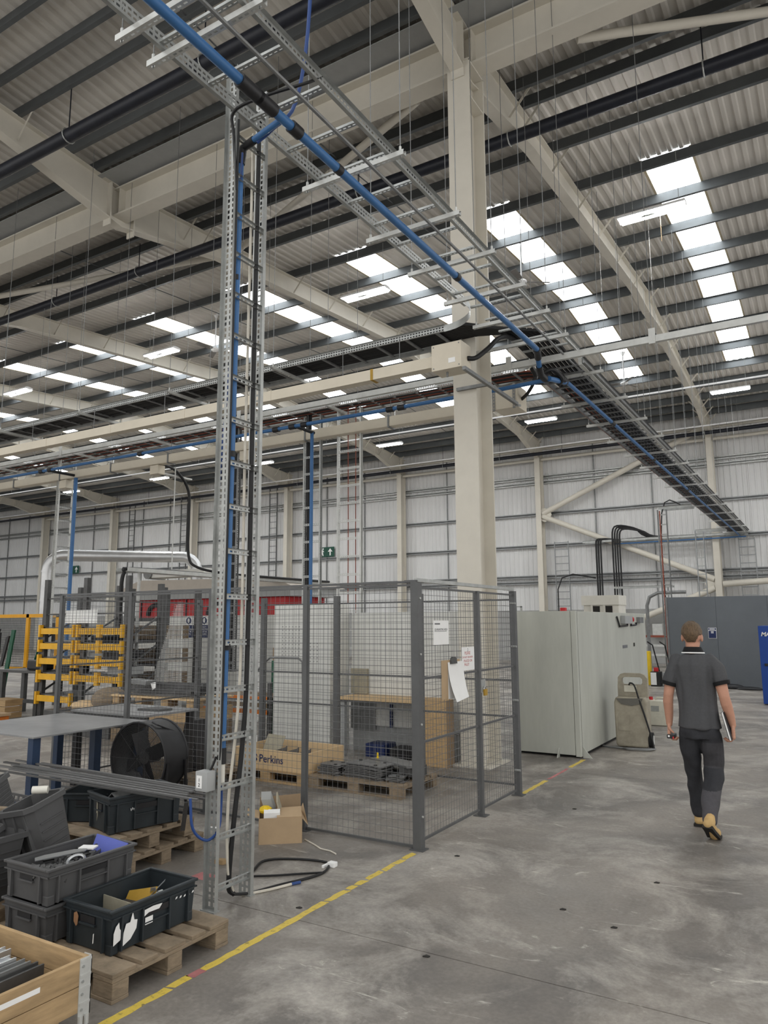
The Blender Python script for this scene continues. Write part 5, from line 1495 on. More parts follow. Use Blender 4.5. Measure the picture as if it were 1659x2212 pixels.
# yellow tote racking
RY = 9.0
rk = thing('yellow_rack', 'tall dark rack holding rows of yellow beams behind the cage', 'rack', (-12, 9.3, 0))
RX = [-13.13, -12.0, -11.45, -10.78]
for x in (-13.13, -11.95, -10.80):
    for dy in (0, 0.75):
        MB().box(x - 0.05, x + 0.05, RY + dy, RY + dy + 0.08, 0, 2.62 if dy == 0 else 2.5).build('upright', 'steel_dark', rk)
    for z in (0.5, 1.0, 1.5):
        MB().bar((x, RY + 0.06, z), (x, RY + 0.78, z + 0.4), 0.03, 0.03).build('lattice', 'steel_dark', rk)
lev = [(0.38, 1), (0.78, 3), (1.07, 3), (1.35, 3), (1.63, 3)]
segs = [(-13.16, -12.16), (-12.04, -11.46), (-11.42, -10.82)]
for k_, (z, nseg) in enumerate(lev):
    for j, (a, b) in enumerate(segs[:nseg]):
        bo = MB().box(a, b, RY - 0.06, RY - 0.01, z - 0.055, z + 0.055).build('beam', 'yellow', rk)
        for x in (a, b):
            MB().box(x - 0.025, x + 0.025, RY - 0.075, RY + 0.0, z - 0.11, z + 0.12).build('connector', 'yellow', bo)
        if j > 0:
            nn = 10
            for i in range(nn):
                xx = a + 0.05 + (b - a - 0.1) * i / (nn - 1)
                MB().box(xx - 0.006, xx + 0.006, RY - 0.066, RY - 0.058, z - 0.05, z + 0.05).build('rib', 'amber', bo)
        MB().box(a, b, RY, RY + 0.7, z + 0.06, z + 0.075).build('shelf', 'steel_dark', bo)
for z in (1.95, 2.25):
    MB().bar((-13.1, RY + 0.04, z), (-10.8, RY + 0.04, z), 0.025, 0.025).build('tie_bar', 'steel_dark', rk)
item('rack_notice', MB().box(-12.45, -11.55, RY - 0.02, RY - 0.015, 1.78, 2.02), 'paper', 'white paper notice tied across the yellow rack', 'notice')
for i, (x, z, w_, h_) in enumerate(((-12.6, 0.86, 0.5, 0.12), (-11.7, 1.15, 0.4, 0.10), (-11.1, 1.15, 0.5, 0.14), (-11.1, 0.86, 0.5, 0.14), (-11.7, 1.43, 0.3, 0.12), (-12.6, 1.43, 0.6, 0.03))):
    item('stored_part', MB().bbox(x - w_ / 2, x + w_ / 2, RY + 0.1, RY + 0.5, z, z + h_, 0.01), 'machine_grey' if i % 2 else 'black_plastic', ['dark part on the lowest full shelf of the yellow rack, left', 'grey part on the second shelf of the yellow rack, middle', 'black part on the second shelf of the yellow rack, right', 'grey part on the lowest full shelf of the yellow rack, right', 'black part on the third shelf of the yellow rack, middle', 'flat grey part on the third shelf of the yellow rack, left'][i], 'part')
# further dark uprights of a second rack
r2_ = thing('dark_rack', 'dark pallet rack stacked with timber behind the cage centre', 'rack', (-11.4, 9.9, 0))
for x in (-11.9, -11.0):
    for y in (10.0, 10.9):
        MB().box(x - 0.055, x + 0.055, y, y + 0.09, 0, 2.45).build('upright', 'steel_dark', r2_)
for z in (0.55, 1.0, 1.45, 1.85):
    MB().box(-11.86, -11.04, 10.02, 10.07, z - 0.04, z + 0.02).build('beam', 'steel_dark', r2_)
for j, z in enumerate((0.57, 1.02, 1.47)):
    for i in range(3):
        item('timber_stack', MB().bbox(-11.82, -11.08, 10.0, 10.8, z + 0.09 * i, z + 0.08 + 0.09 * i, 0.006), 'wood_old', '%s dark timber board on the %s level of the dark rack' % (('lowest', 'middle', 'uppermost')[i], ('bottom', 'middle', 'top')[j]), 'board', 'boards on the dark rack %d' % (j + 1))
# hanging mesh scrap
ms = MB()
for k in range(24):                                   # woven offcut: real wires, wide at the foot, narrow at the top
    x0_ = 0.69 * k / 23
    zt = 1.22 if x0_ > 0.5 else 1.22 * (x0_ + 0.02) / 0.52
    ms.bar((-10.45 + x0_, 9.4, 0.0), (-10.45 + min(0.63, x0_ + 0.01), 9.4, 0.92 + zt), 0.008, 0.004, up=Y)
for k in range(70):
    z_ = 0.03 * k
    xl = 0.0 if z_ < 0.92 else 0.46 * (z_ - 0.92) / 1.22
    ms.bar((-10.45 + xl, 9.402, 0.02 + z_), (-10.45 + 0.67, 9.402, 0.02 + z_), 0.008, 0.004)
item('mesh_sheet', ms, 'galv_pale', 'tapering offcut of pale wire mesh leaning behind the cage', 'mesh')
# pallet and rods stack behind cage
ps = thing('timber_crate', 'pale timber crate with pallet blocks below the bundle of black bars', 'crate', (-8.7, 8.2, 0))
for z0, z1, m in ((0.36, 0.56, 'pine'), (0.0, 0.35, 'wood_old')):
    MB().bbox(-9.58, -7.86, 7.80, 7.82, z0, z1, 0.003).build('board', m, ps)
    MB().bbox(-9.58, -9.56, 7.82, 8.6, z0, z1, 0.003).build('board', m, ps)
    MB().bbox(-7.88, -7.86, 7.82, 8.6, z0, z1, 0.003).build('board', m, ps)
for x in (-9.50, -9.0, -8.45, -7.94):
    MB().bbox(x - 0.07, x + 0.07, 7.80, 8.0, 0.565, 0.67, 0.004).build('block', 'pine', ps)
MB().bbox(-9.60, -7.84, 7.78, 8.6, 0.67, 0.695, 0.003).build('deck_board', 'pine_fresh', ps)
ORD = ['first', 'second', 'third', 'fourth', 'fifth', 'sixth', 'seventh', 'eighth', 'ninth', 'tenth', 'eleventh', 'twelfth', 'thirteenth', 'fourteenth']
for i in range(14):
    z = 0.712 + 0.034 * (i % 5)
    item('steel_bar', MB().bar((-9.45 + rnd.uniform(-.1, .3), 7.86 + 0.04 * i, z), (-7.9 + rnd.uniform(-.1, .06), 7.84 + 0.04 * i, z + 0.03), 0.036, 0.03), 'steel_dark', 'black steel bar in the bundle on the pale timber crate, %s from the cage side' % ORD[i], 'bar', 'black bars on the timber crate')
item('paper_tag', MB().prism([(0, 0.03), (0.10, 0.05), (0.11, -0.03), (0.04, -0.07)], (-8.75, 7.80, 0.86), X, Z, Y * 0.002), 'paper', 'white tag tied to the bundle of black bars', 'tag')
item('plastic_film', MB().obox((-9.0, 7.85, 0.90), (0.20, 0, -0.01), (0, 0.10, 0), (0, 0, 0.03)), 'galv_dark', 'grey film wrapped packet on the bundle of black bars', 'packet')
item('gravel_sack', MB().ell((-10.2, 8.25, 0.55), 0.26, 0.3, 0.20, 12, 8), 'wood_grey', 'brown slumped sack on the bench behind the cage', 'sack')
item('packing_foam', MB().ell((-10.55, 8.1, 0.44), 0.34, 0.2, 0.10, 10, 6), 'pine_fresh', 'yellowish packing crumpled beside the brown sack', 'packaging')
item('low_bench', MB().bbox(-11.4, -9.75, 7.9, 8.7, 0.0, 0.36, 0.01), 'steel_dark', 'dark low bench carrying the sack behind the cage', 'bench')
# orange beam stillage and green cabinet behind the ladder
ob = thing('orange_stillage', 'orange and brown steel stillage behind the upright ladder', 'stillage', (-8.5, 9.2, 0))
for z, m in ((0.62, 'orange_beam'), (0.42, 'orange_beam'), (0.52, 'wood_old')):
    MB().box(-9.0, -7.5, 9.0, 9.05, z - 0.04, z + 0.02).build('beam', m, ob)
for x in (-9.0, -7.5):
    for y in (9.0, 9.6):
        MB().box(x - 0.03, x + 0.03, y, y + 0.05, 0, 0.85).build('upright', 'steel_dark', ob)
MB().box(-9.0, -7.5, 9.05, 9.6, 0.62, 0.64).build('shelf', 'wood_old', ob)
gc = thing('green_cabinet', 'dark green cabinet beside the perforated white cabinet', 'cabinet', (-7.6, 9.6, 0))
MB().bbox(-8.0, -7.3, 9.65, 10.0, 0.0, 1.15, 0.01).build('body', 'green_cab', gc)
MB().tube([(-7.85, 9.6, 0.9), (-7.8, 9.55, 1.05), (-7.5, 9.55, 1.08), (-7.35, 9.6, 0.95), (-7.6, 9.5, 0.4)], 0.02, 8).build('hose', 'white_cable', gc, smooth=True)
cbx = thing('cardboard_box', 'small brown carton with a white mark on the green cabinet', 'cardboard box', (-7.6, 9.8, 1.15))
MB().bbox(-7.98, -7.62, 9.66, 9.95, 1.151, 1.36, 0.004).build('carton_body', 'card_dark', cbx)
MB().box(-7.95, -7.86, 9.655, 9.66, 1.18, 1.28).build('printed_mark', 'paper', cbx)
# yellow framed machine guard at far left
yg = thing('machine_guard', 'orange framed mesh machine guard at the far left', 'guard', (-15.5, 9.9, 0))
GY = 10.6
def gpost(x, y):
    MB().box(x - 0.05, x + 0.05, y - 0.03, y + 0.03, 0.72, 2.0).build('post', 'fence_orange', yg)
for x in (-17.6, -16.05, -14.95): gpost(x, GY)
MB().box(-18.5, -14.9, GY - 0.03, GY + 0.03, 1.92, 2.0).build('top_rail', 'fence_orange', yg)
MB().box(-16.8, -15.95, GY - 0.03, GY + 0.03, 0.72, 0.79).build('bottom_rail', 'fence_orange', yg)
for x in (-17.6, -16.05, -14.95):
    MB().box(x - 0.03, x + 0.03, GY - 0.02, GY + 0.02, 0, 0.72).build('leg', 'steel_dark', yg)
mm = MB()
x = -18.5
while x < -14.95:
    mm.box(x - 0.003, x + 0.003, GY - 0.003, GY + 0.003, 0.75, 1.95)
    x += 0.055
z = 0.8
while z < 1.95:
    mm.box(-18.5, -14.95, GY + 0.003, GY + 0.009, z - 0.003, z + 0.003)
    z += 0.055
mm.build('mesh_panel', 'steel_dark', yg)
# black shields leaning against the guard
item('black_shield', MB().obox((-14.75, 10.2, 1.45), (0.16, 0.0, 0.10), (0.10, 0.02, 0.0), (-0.10, 0.05, 0.24)), 'black_plastic', 'black curved shield hanging by the orange guard post', 'shield')
for i, (x, t_) in enumerate(((-17.0, 0.3), (-16.75, -0.15), (-16.5, 0.05))):
    item('black_strip', MB().obox((x, 10.35, 1.15), (0.05, 0, 0.01), (0.0, 0.02, 0), (t_ * 0.5, 0.05, 0.5 - 0.08 * i)), 'black_plastic', ['leftmost long black strip leaning on the orange guard', 'middle long black strip leaning on the orange guard', 'rightmost long black strip leaning on the orange guard'][i], 'strip')
item('green_strip', MB().obox((-16.28, 10.3, 0.82), (0.06, 0, 0), (0, 0.02, 0), (0.07, 0.06, 0.82)), 'green_cab', 'dark green board leaning on the orange guard', 'board')
# dark stool table with bag
st = thing('dark_stand', 'dark square steel stand below the orange guard', 'stand', (-13.8, 9.2, 0))
MB().bbox(-14.5, -13.2, 9.0, 9.6, 0.82, 0.87, 0.005).build('top', 'steel_dark', st)
for x in (-14.42, -13.28):
    for y in (9.05, 9.52):
        MB().box(x - 0.05, x + 0.05, y - 0.04, y + 0.04, 0, 0.82).build('leg', 'steel_dark', st)
MB().box(-14.42, -13.28, 9.05, 9.08, 0.25, 0.32).build('stretcher', 'steel_dark', st)
bgm = thing('tool_bag', 'black tool bag with a green handle on the dark steel stand', 'bag', (-13.55, 9.25, 0.87))
MB().bbox(-13.75, -13.3, 9.1, 9.4, 0.87, 1.07, 0.04).build('body', 'black_plastic', bgm)
MB().tube([(-13.72, 9.25, 1.05), (-13.56, 9.25, 1.42), (-13.36, 9.25, 1.05)], 0.02, 6).build('handle', 'green_cab', bgm, smooth=True)
wc = thing('wooden_crate', 'pale wooden crate on the floor beside the dark stand', 'crate', (-13.5, 8.7, 0))
for i in range(3):
    MB().bbox(-13.95, -13.45, 8.50, 8.53, 0.02 + 0.11 * i, 0.12 + 0.11 * i, 0.003).build('board', 'pine', wc)
    MB().bbox(-13.45, -13.42, 8.50, 8.85, 0.02 + 0.11 * i, 0.12 + 0.11 * i, 0.003).build('board', 'pine', wc)
MB().bbox(-13.97, -13.42, 8.50, 8.87, 0.34, 0.36, 0.003).build('lid', 'pine', wc)
tr = thing('trolley', 'flat trolley with a cream tubular handle at the left edge', 'trolley', (-12.9, 7.8, 0))
MB().bbox(-13.6, -12.35, 7.35, 7.95, 0.20, 0.25, 0.01).build('deck', 'card', tr)
MB().box(-13.6, -12.4, 7.36, 7.94, 0.13, 0.20).build('frame', 'orange_beam', tr)
MB().tube([(-13.25, 7.5, 0.25), (-13.2, 7.5, 0.9), (-13.2, 7.5, 1.05), (-13.35, 7.5, 1.14), (-13.8, 7.5, 1.14)], 0.02, 8).build('handle', 'machine_cream', tr, smooth=True)
for x in (-13.4, -12.55):
    for y in (7.42, 7.88):
        MB().cyl((x, y - 0.02, 0.065), (x, y + 0.02, 0.065), 0.065, 12).build('wheel', 'rubber', tr, smooth=True)

# ================================================================ RIGHT SIDE
# pale machine enclosure
me_ = thing('machine_enclosure', 'large pale grey green machine enclosure beside the aisle', 'machine', (-3.4, 12, 0))
EX0, EX1, EY0, EY1, EH = -3.87, -2.965, 9.83, 14.05, 1.90
MB().bbox(EX0, EX1 - 0.075, EY0 + 0.006, EY0 + 0.06, 0.035, EH, 0.004).build('front_door', 'machine_pale', me_)
MB().bbox(EX1 - 0.07, EX1, EY0, EY0 + 0.08, 0.02, EH, 0.006).build('corner_post', 'machine_pale', me_)
MB().bbox(EX0, EX1, EY0 + 0.06, EY1, 0.045, EH - 0.005, 0.004).build('body', 'machine_pale', me_)
MB().box(EX0 + 0.05, EX1 - 0.03, EY0 + 0.1, EY1 - 0.05, 0, 0.045).build('plinth', 'rubber', me_)
for y in (EY0 + 0.08, EY1 - 0.2):
    MB().prism([(0, 0), (0.12, 0), (0, 0.14)], (EX1, y, 0.0), X, Z, Y * 0.012).build('foot_gusset', 'machine_pale', me_)
MB().prism([(0, 0), (0, -0.10), (0, 0)], (EX1 - 0.32, EY0, 0.0), X, Y, Z * 0.001).build('floor_tab', 'machine_pale', me_)
MB().prism([(0, 0), (0.10, 0), (0, 0.12)], (EX1 - 0.30, EY0 + 0.012, 0.0), -Y, Z, X * 0.012).build('foot_gusset', 'machine_pale', me_)
MB().box(EX1, EX1 + 0.004, 12.3, 12.62, 1.33, 1.38).build('maker_plate', 'galv_dark', me_)
MB().box(EX1, EX1 + 0.004, 13.05, 13.15, 1.34, 1.40).build('cable_hole', 'dirt_hole_dark', me_)  # flat dark plate, the shade inside an opening given as colour
br = thing('socket_bracket', 'black hooks and a red ended switch high on the enclosure side', 'bracket', (EX1, 12.6, 1.68))
MB().bbox(EX1 + 0.0, EX1 + 0.08, 12.25, 12.75, 1.72, 1.85, 0.008).build('switch_box', 'machine_grey', br)
MB().cyl((EX1 + 0.04, 12.75, 1.79), (EX1 + 0.04, 12.83, 1.79), 0.05, 12).build('red_knob', 'red_machine', br, smooth=True)
MB().tube([(EX1 + 0.02, 11.95, 1.83), (EX1 + 0.02, 12.1, 1.68), (EX1 + 0.02, 12.62, 1.69), (EX1 + 0.02, 12.62, 1.74)], 0.015, 6).build('hook', 'black_plastic', br)
MB().tube([(EX1 + 0.02, 12.88, 1.80), (EX1 + 0.02, 12.88, 1.69), (EX1 + 0.02, 13.25, 1.70), (EX1 + 0.02, 13.25, 1.74)], 0.015, 6).build('hook', 'black_plastic', br)
MB().bbox(EX1, EX1 + 0.06, 13.38, 13.66, 1.73, 1.83, 0.005).build('small_box', 'galv_dark', br)
hd = thing('lifting_eye', 'grey square lifting eye on the roof of the pale enclosure', 'eye', (-3.8, 9.95, EH))
MB().box(-3.84, -3.82, 9.9, 9.93, EH - 0.001, EH + 0.07).build('side', 'galv', hd)
MB().box(-3.76, -3.74, 9.9, 9.93, EH - 0.001, EH + 0.07).build('side', 'galv', hd)
MB().box(-3.84, -3.74, 9.9, 9.93, EH + 0.06, EH + 0.075).build('bar', 'galv', hd)
item('beacon', MB().bbox(-3.42, -3.34, 10.6, 10.68, EH - 0.004, EH + 0.06, 0.008), 'red_machine', 'small red beacon on the roof of the pale enclosure', 'beacon')
# cream machine head behind it
cm = thing('cream_machine', 'cream machine head with two black slots behind the enclosure', 'machine', (-4.3, 15.8, 0))
MB().bbox(-4.55, -3.82, 15.7, 16.3, 0, 2.10, 0.01).build('body', 'machine_cream', cm)
MB().box(-4.58, -3.80, 15.64, 16.3, 2.10, 2.30).build('cap', 'machine_cream', cm)
for x in (-4.28, -4.02):
    MB().box(x - 0.07, x + 0.07, 15.69, 15.70, 1.75, 2.08).build('slot', 'dirt_hole_dark', cm)
    MB().box(x - 0.11, x - 0.07, 15.66, 15.70, 1.75, 2.10).build('slot_jamb', 'machine_cream', cm)
# dirty wheeled tank
tk = thing('wheeled_tank', 'dirty beige wheeled fluid tank with a moulded handle by the enclosure', 'tank', (-2.56, 11.0, 0))
poly = [(-0.22, 0.04), (-0.20, 0.0), (0.20, 0.0), (0.225, 0.05), (0.225, 0.62), (0.20, 0.68), (-0.20, 0.68), (-0.225, 0.60)]
tdir = Vector((0.995, 0.08, 0)).normalized(); tn = Vector((-tdir.y, tdir.x, 0))
TO = Vector((-2.57, 10.93, 0.02))
def tp(a, b, c): return TO + tdir * a + tn * b + Z * c
bm_ = MB().prism(poly, tp(0, 0, 0), tdir, Z, tn * 0.34).build('tank_body', 'tank_dirty', tk)
bmod = bm_.modifiers.new('soft', 'BEVEL'); bmod.width = 0.03; bmod.segments = 3
# upper back with handle opening: frame of four pieces
MB().prism([(-0.19, 0.66), (0.215, 0.66), (0.215, 0.84), (-0.19, 0.84)], tp(0, 0.18, 0), tdir, Z, tn * 0.14).build('back_panel', 'tank_dirty', tk)
MB().prism([(-0.19, 0.84), (-0.11, 0.84), (-0.13, 0.87), (-0.13, 0.92), (-0.10, 0.945), (-0.10, 1.0), (-0.15, 0.985), (-0.185, 0.94)], tp(0, 0.20, 0), tdir, Z, tn * 0.10).build('handle_side', 'tank_dirty', tk)
MB().prism([(0.215, 0.84), (0.215, 0.93), (0.18, 0.98), (0.12, 1.0), (0.12, 0.945), (0.15, 0.92), (0.15, 0.87), (0.13, 0.84)], tp(0, 0.20, 0), tdir, Z, tn * 0.10).build('handle_side', 'tank_dirty', tk)
MB().prism([(-0.10, 0.945), (0.12, 0.945), (0.12, 1.0), (-0.10, 1.0)], tp(0, 0.20, 0), tdir, Z, tn * 0.10).build('handle_grip', 'tank_dirty', tk)
MB().prism([(-0.19, 0.66), (0.17, 0.67), (0.14, 0.60), (0.02, 0.565), (-0.12, 0.585)], tp(0, -0.012, 0), tdir, Z, tn * 0.03).build('filler_recess', 'tank_recess', tk)
MB().prism([(-0.10, 0.74), (0.07, 0.74), (0.07, 0.83), (-0.10, 0.83)], tp(0, 0.17, 0), tdir, Z, tn * 0.02).build('rating_plate', 'jug_white', tk)
MB().prism([(-0.17, 0.22), (-0.02, 0.22), (-0.02, 0.43), (-0.17, 0.43)], tp(0, -0.008, 0), tdir, Z, tn * 0.02).build('moulded_panel', 'tank_dirty', tk)
wc_ = tp(0.235, 0.10, 0.10)
wh = MB().cyl(wc_ - tdir * 0.02, wc_ + tdir * 0.04, 0.105, 20).build('wheel', 'rubber', tk, smooth=True)
MB().cyl(wc_ + tdir * 0.03, wc_ + tdir * 0.045, 0.065, 16).build('wheel_hub', 'galv_pale', wh, smooth=True)
cable(tk, [tp(-0.03, 0.18, 0.84), tp(0.0, 0.10, 0.87), tp(0.06, 0.05, 0.84), tp(0.12, 0.0, 0.66), tp(0.20, -0.03, 0.4), tp(0.27, -0.03, 0.12), tp(0.29, -0.03, 0.0)], 0.012, n=8)
cable(tk, [tp(-0.42, 0.02, 0.0), tp(-0.3, -0.08, 0.0), tp(0.0, -0.10, 0.0), tp(0.22, -0.06, 0.0), tp(0.3, 0.0, 0.0), tp(0.22, -0.14, 0.0), tp(-0.02, -0.17, 0.0), tp(-0.1, -0.12, 0.0)], 0.013, 'galv_dark', n=8)
# white jug
jg = thing('plastic_jug', 'white plastic jerrycan with a red cap past the wheeled tank', 'jug', (-2.75, 13.6, 0))
jb = MB().bbox(-2.92, -2.58, 13.5, 13.75, 0.0, 0.42, 0.04).build('body', 'jug_white', jg, smooth=True)
MB().cyl((-2.85, 13.62, 0.42), (-2.85, 13.62, 0.47), 0.035, 12).build('cap', 'red_machine', jg, smooth=True)
MB().tube([(-2.78, 13.62, 0.40), (-2.75, 13.62, 0.46), (-2.63, 13.62, 0.46), (-2.60, 13.62, 0.40)], 0.016, 8).build('handle', 'jug_white', jg, smooth=True)
MB().box(-2.83, -2.70, 13.493, 13.5, 0.24, 0.33).build('label_plate', 'galv', jg)
# grey screen wall, its notice and the blue machine
gp = thing('grey_partition', 'tall dark grey partition screen behind the walking man', 'partition', (-1.5, 22.3, 0))
x = -4.07
while x < 5:
    MB().box(x, x + 1.26, 22.3, 22.38, 0.0, 2.43).build('panel', 'panel_grey', gp)
    x += 1.265
MB().box(-4.12, -4.07, 22.28, 22.40, 0, 2.44).build('end_post', 'galv_dark', gp)
nt_ = thing('blue_notice', 'small dark blue notice fixed to the grey partition', 'notice', (-2.93, 22.28, 1.29))
MB().box(-3.04, -2.83, 22.29, 22.30, 1.29, 1.58).build('plate', 'paper', nt_)
MB().box(-3.03, -2.84, 22.285, 22.29, 1.515, 1.57).build('header', 'sign_blue', nt_)
MB().box(-3.03, -2.84, 22.285, 22.29, 1.30, 1.495).build('field', 'sign_blue', nt_)
MB().box(-3.005, -2.865, 22.282, 22.285, 1.53, 1.555).build('printed_line', 'paper', nt_)
for z in (1.43, 1.45, 1.47):
    MB().box(-2.97, -2.90, 22.282, 22.285, z, z + 0.012).build('printed_line', 'paper', nt_)
bm2 = thing('blue_machine', 'bright blue machine cabinet at the right edge of the frame', 'machine', (-0.6, 18.4, 0))
MB().bbox(-1.45, 0.8, 17.9, 19.4, 0.02, 1.65, 0.006).build('body', 'door_blue', bm2)
text('MA', 0.12, (-1.405, 17.899, 1.435), X, Z, 'white_paint', bm2, shear=0.25, bold=0.004, extrude=0.001)
MB().bbox(-1.375, -1.25, 17.87, 17.9, 0.81, 0.86, 0.006).build('door_handle', 'black_plastic', bm2)
for i, (x, y, a, b, h) in enumerate(((-2.72, 21.9, 0.22, 0.18, 0.13), (-2.45, 21.75, 0.28, 0.16, 0.09), (-2.05, 21.6, 0.32, 0.15, 0.06))):
    item('dark_cloth', MB().ell((x, y, h * 0.4), a, b, h, 12, 8), 'black_plastic', ['largest heap of black cloth at the foot of the grey partition', 'middle fold of black cloth at the foot of the grey partition', 'flattest fold of black cloth at the foot of the grey partition'][i], 'cloth')
# things in the gap behind the enclosure
item('yellow_post', MB().bbox(-4.68, -4.55, 21.9, 22.1, 0.0, 0.93, 0.01), 'yellow_tag', 'yellow barrier post behind the pale enclosure', 'post')
wcn = thing('battery_charger', 'white fronted black case beside the yellow post', 'case', (-4.45, 21.7, 0))
MB().bbox(-4.50, -4.24, 21.6, 21.9, 0, 0.39, 0.01).build('case', 'black_plastic', wcn)
MB().box(-4.49, -4.34, 21.592, 21.6, 0.04, 0.37).build('front_sheet', 'paper', wcn)
item('grey_bin', MB().cyl((-4.05, 21.7, 0.0), (-4.05, 21.7, 0.38), 0.13, 14, r2=0.15), 'machine_grey', 'grey waste bin beside the black case', 'bin', smooth=True)
item('red_bottle', MB().bbox(-4.42, -4.30, 21.68, 21.76, 0.39, 0.50, 0.02), 'red_machine', 'red container on top of the black case', 'container')
stt = thing('sack_truck', 'black tubular sack truck leaning at the end of the grey partition', 'sack truck', (-4.3, 22.8, 0))
for x in (-4.62, -4.28):
    MB().tube([(x - 0.12, 22.6, 1.18), (x, 22.7, 1.08), (x + 0.12, 22.9, 0.3), (x + 0.14, 22.9, 0.08)], 0.02, 8).build('frame_tube', 'black_plastic', stt, smooth=True)
for z in (0.45, 0.75):
    MB().bar((-4.5, 22.85, z), (-4.15, 22.85, z), 0.03, 0.03).build('cross_bar', 'galv', stt)
MB().box(-4.5, -4.14, 22.6, 22.9, 0.0, 0.02).build('toe_plate', 'black_plastic', stt)
ws = thing('wall_shelf', 'steel shelf rack with blue uprights against the far wall', 'rack', (-5.6, 30, 0))
for x in (-6.7, -5.35):
    MB().box(x - 0.06, x + 0.06, 29.9, 30.0, 0, 1.6).build('upright', 'bench_blue', ws)
for z in (0.5, 0.85, 1.2):
    MB().box(-6.7, -5.35, 29.9, 30.0, z - 0.04, z + 0.04).build('beam', 'galv_pale' if z < 1 else 'red_cable', ws)
item('fuse_box', MB().bbox(-6.66, -6.25, 32.9, 33.2, 1.15, 1.66, 0.01), 'galv_pale', 'grey electrical box on the far wall above the shelf rack', 'electrical box')
# services on the far wall
wt = thing('cable_tray', 'galvanised tray along the far wall with looping black cables', 'cable tray', (-6, 32.8, 5.2))
ladder(wt, (-9.35, 32.55, 5.20), X, Y, Z, 6.6, 0.4, 0.1, 0.35, perf=False, matr='galv', matg='galv')
for i in range(7):
    x = -8.75 + (0.10 * i if i < 3 else 0.10 * i + 0.42)
    xe = x + 0.25
    top = 5.35 if i < 3 else 5.85 - 0.05 * (i - 3)
    cable(wt, [(x, 32.5, 2.2), (x, 32.5, 4.9), (x, 32.5, 5.1), (x + 0.1, 32.55, top), (x + 0.9, 32.65, top - 0.1), (x + 1.7, 32.7, 5.3), (-3.0, 32.7, 5.27)], 0.04, n=6)
MB().cyl((-8.0, 32.6, 5.10), (-2.8, 32.6, 5.10), 0.025, 8).build('air_pipe_run', 'blue_pipe', wt, smooth=True)
for (x0, x1_, z0, z1_, lb) in ((-10.75, -10.15, 2.0, 5.4, 'narrow galvanised ladder tray on the far wall left of the black cables'), (-3.1, -2.55, 2.0, 5.1, 'galvanised ladder tray on the far wall below the long tray end')):
    t = thing('cable_ladder', lb, 'cable ladder', ((x0 + x1_) / 2, 32.9, z0))
    ladder(t, (x0, 32.95, z0), Z, X, Y, z1_ - z0, x1_ - x0, 0.06, 0.32, perf=False, matr='galv_mid', matg='galv_mid')
item('loop_cable', MB().tube([(-10.5, 32.4, 2.1), (-10.5, 32.4, 3.2), (-10.3, 32.4, 3.7), (-9.8, 32.4, 3.85), (-8.8, 32.4, 3.65)], 0.03, 6), 'black_cable', 'black cable arching across the far wall above the enclosure', 'cable', smooth=True)
t = thing('cable_ladder', 'rusty edged upright ladder dropping to the end of the grey partition', 'cable ladder', (-4.2, 23.3, 0))
ladder(t, (-4.36, 23.3, 0.0), Z, X, Y, 5.1, 0.22, 0.08, 0.3, perf=False, matr='galv_dark', matg='galv')
rail_mesh((-4.32, 23.2, 5.10), X, Z, -Y, 0.95, 0.08, perf=False).build('top_rail', 'galv', t)
rail_mesh((-4.32, 23.6, 5.10), X, Z, Y, 0.95, 0.08, perf=False).build('top_rail', 'galv', t)
cable(t, [(-4.26, 23.35, 0.3), (-4.26, 23.35, 5.0), (-3.5, 23.35, 5.14)], 0.02)
cable(t, [(-4.29, 23.18, 0.3), (-4.29, 23.18, 5.05)], 0.02, 'red_cable')
t = thing('cable_ladder', 'plain galvanised upright ladder dropping behind the grey partition', 'cable ladder', (-4.0, 29, 0))
ladder(t, (-4.15, 29.0, 0.0), Z, X, Y, 5.05, 0.24, 0.08, 0.3, perf=False, matr='galv_mid', matg='galv')
rail_mesh((-4.12, 28.8, 4.98), X, Z, -Y, 1.0, 0.08, perf=True).build('top_rail', 'galv', t)
rail_mesh((-4.12, 29.2, 4.98), X, Z, Y, 1.0, 0.08, perf=False).build('top_rail', 'galv', t)
lw = thing('cable_tray', 'low galvanised tray branching left behind the pale enclosure', 'cable tray', (-6.4, 30, 3.0))
ladder(lw, (-7.4, 29.8, 3.05), X, Y, Z, 2.2, 0.35, 0.08, 0.4, perf=False, matr='galv', matg='galv')
for x in (-7.2, -5.4):
    MB().box(x - 0.03, x + 0.03, 29.95, 30.0, 0.0, 3.05).build('stanchion', 'galv_mid', lw)
MB().tube([(-5.6, 27.0, 0.0), (-5.6, 27.0, 1.8), (-5.6, 27.0, 2.3), (-5.5, 27, 2.6), (-5.2, 27, 2.75), (-4.3, 27, 2.75)], 0.06, 8).build('bend_tray', 'galv_dark', lw, smooth=True)
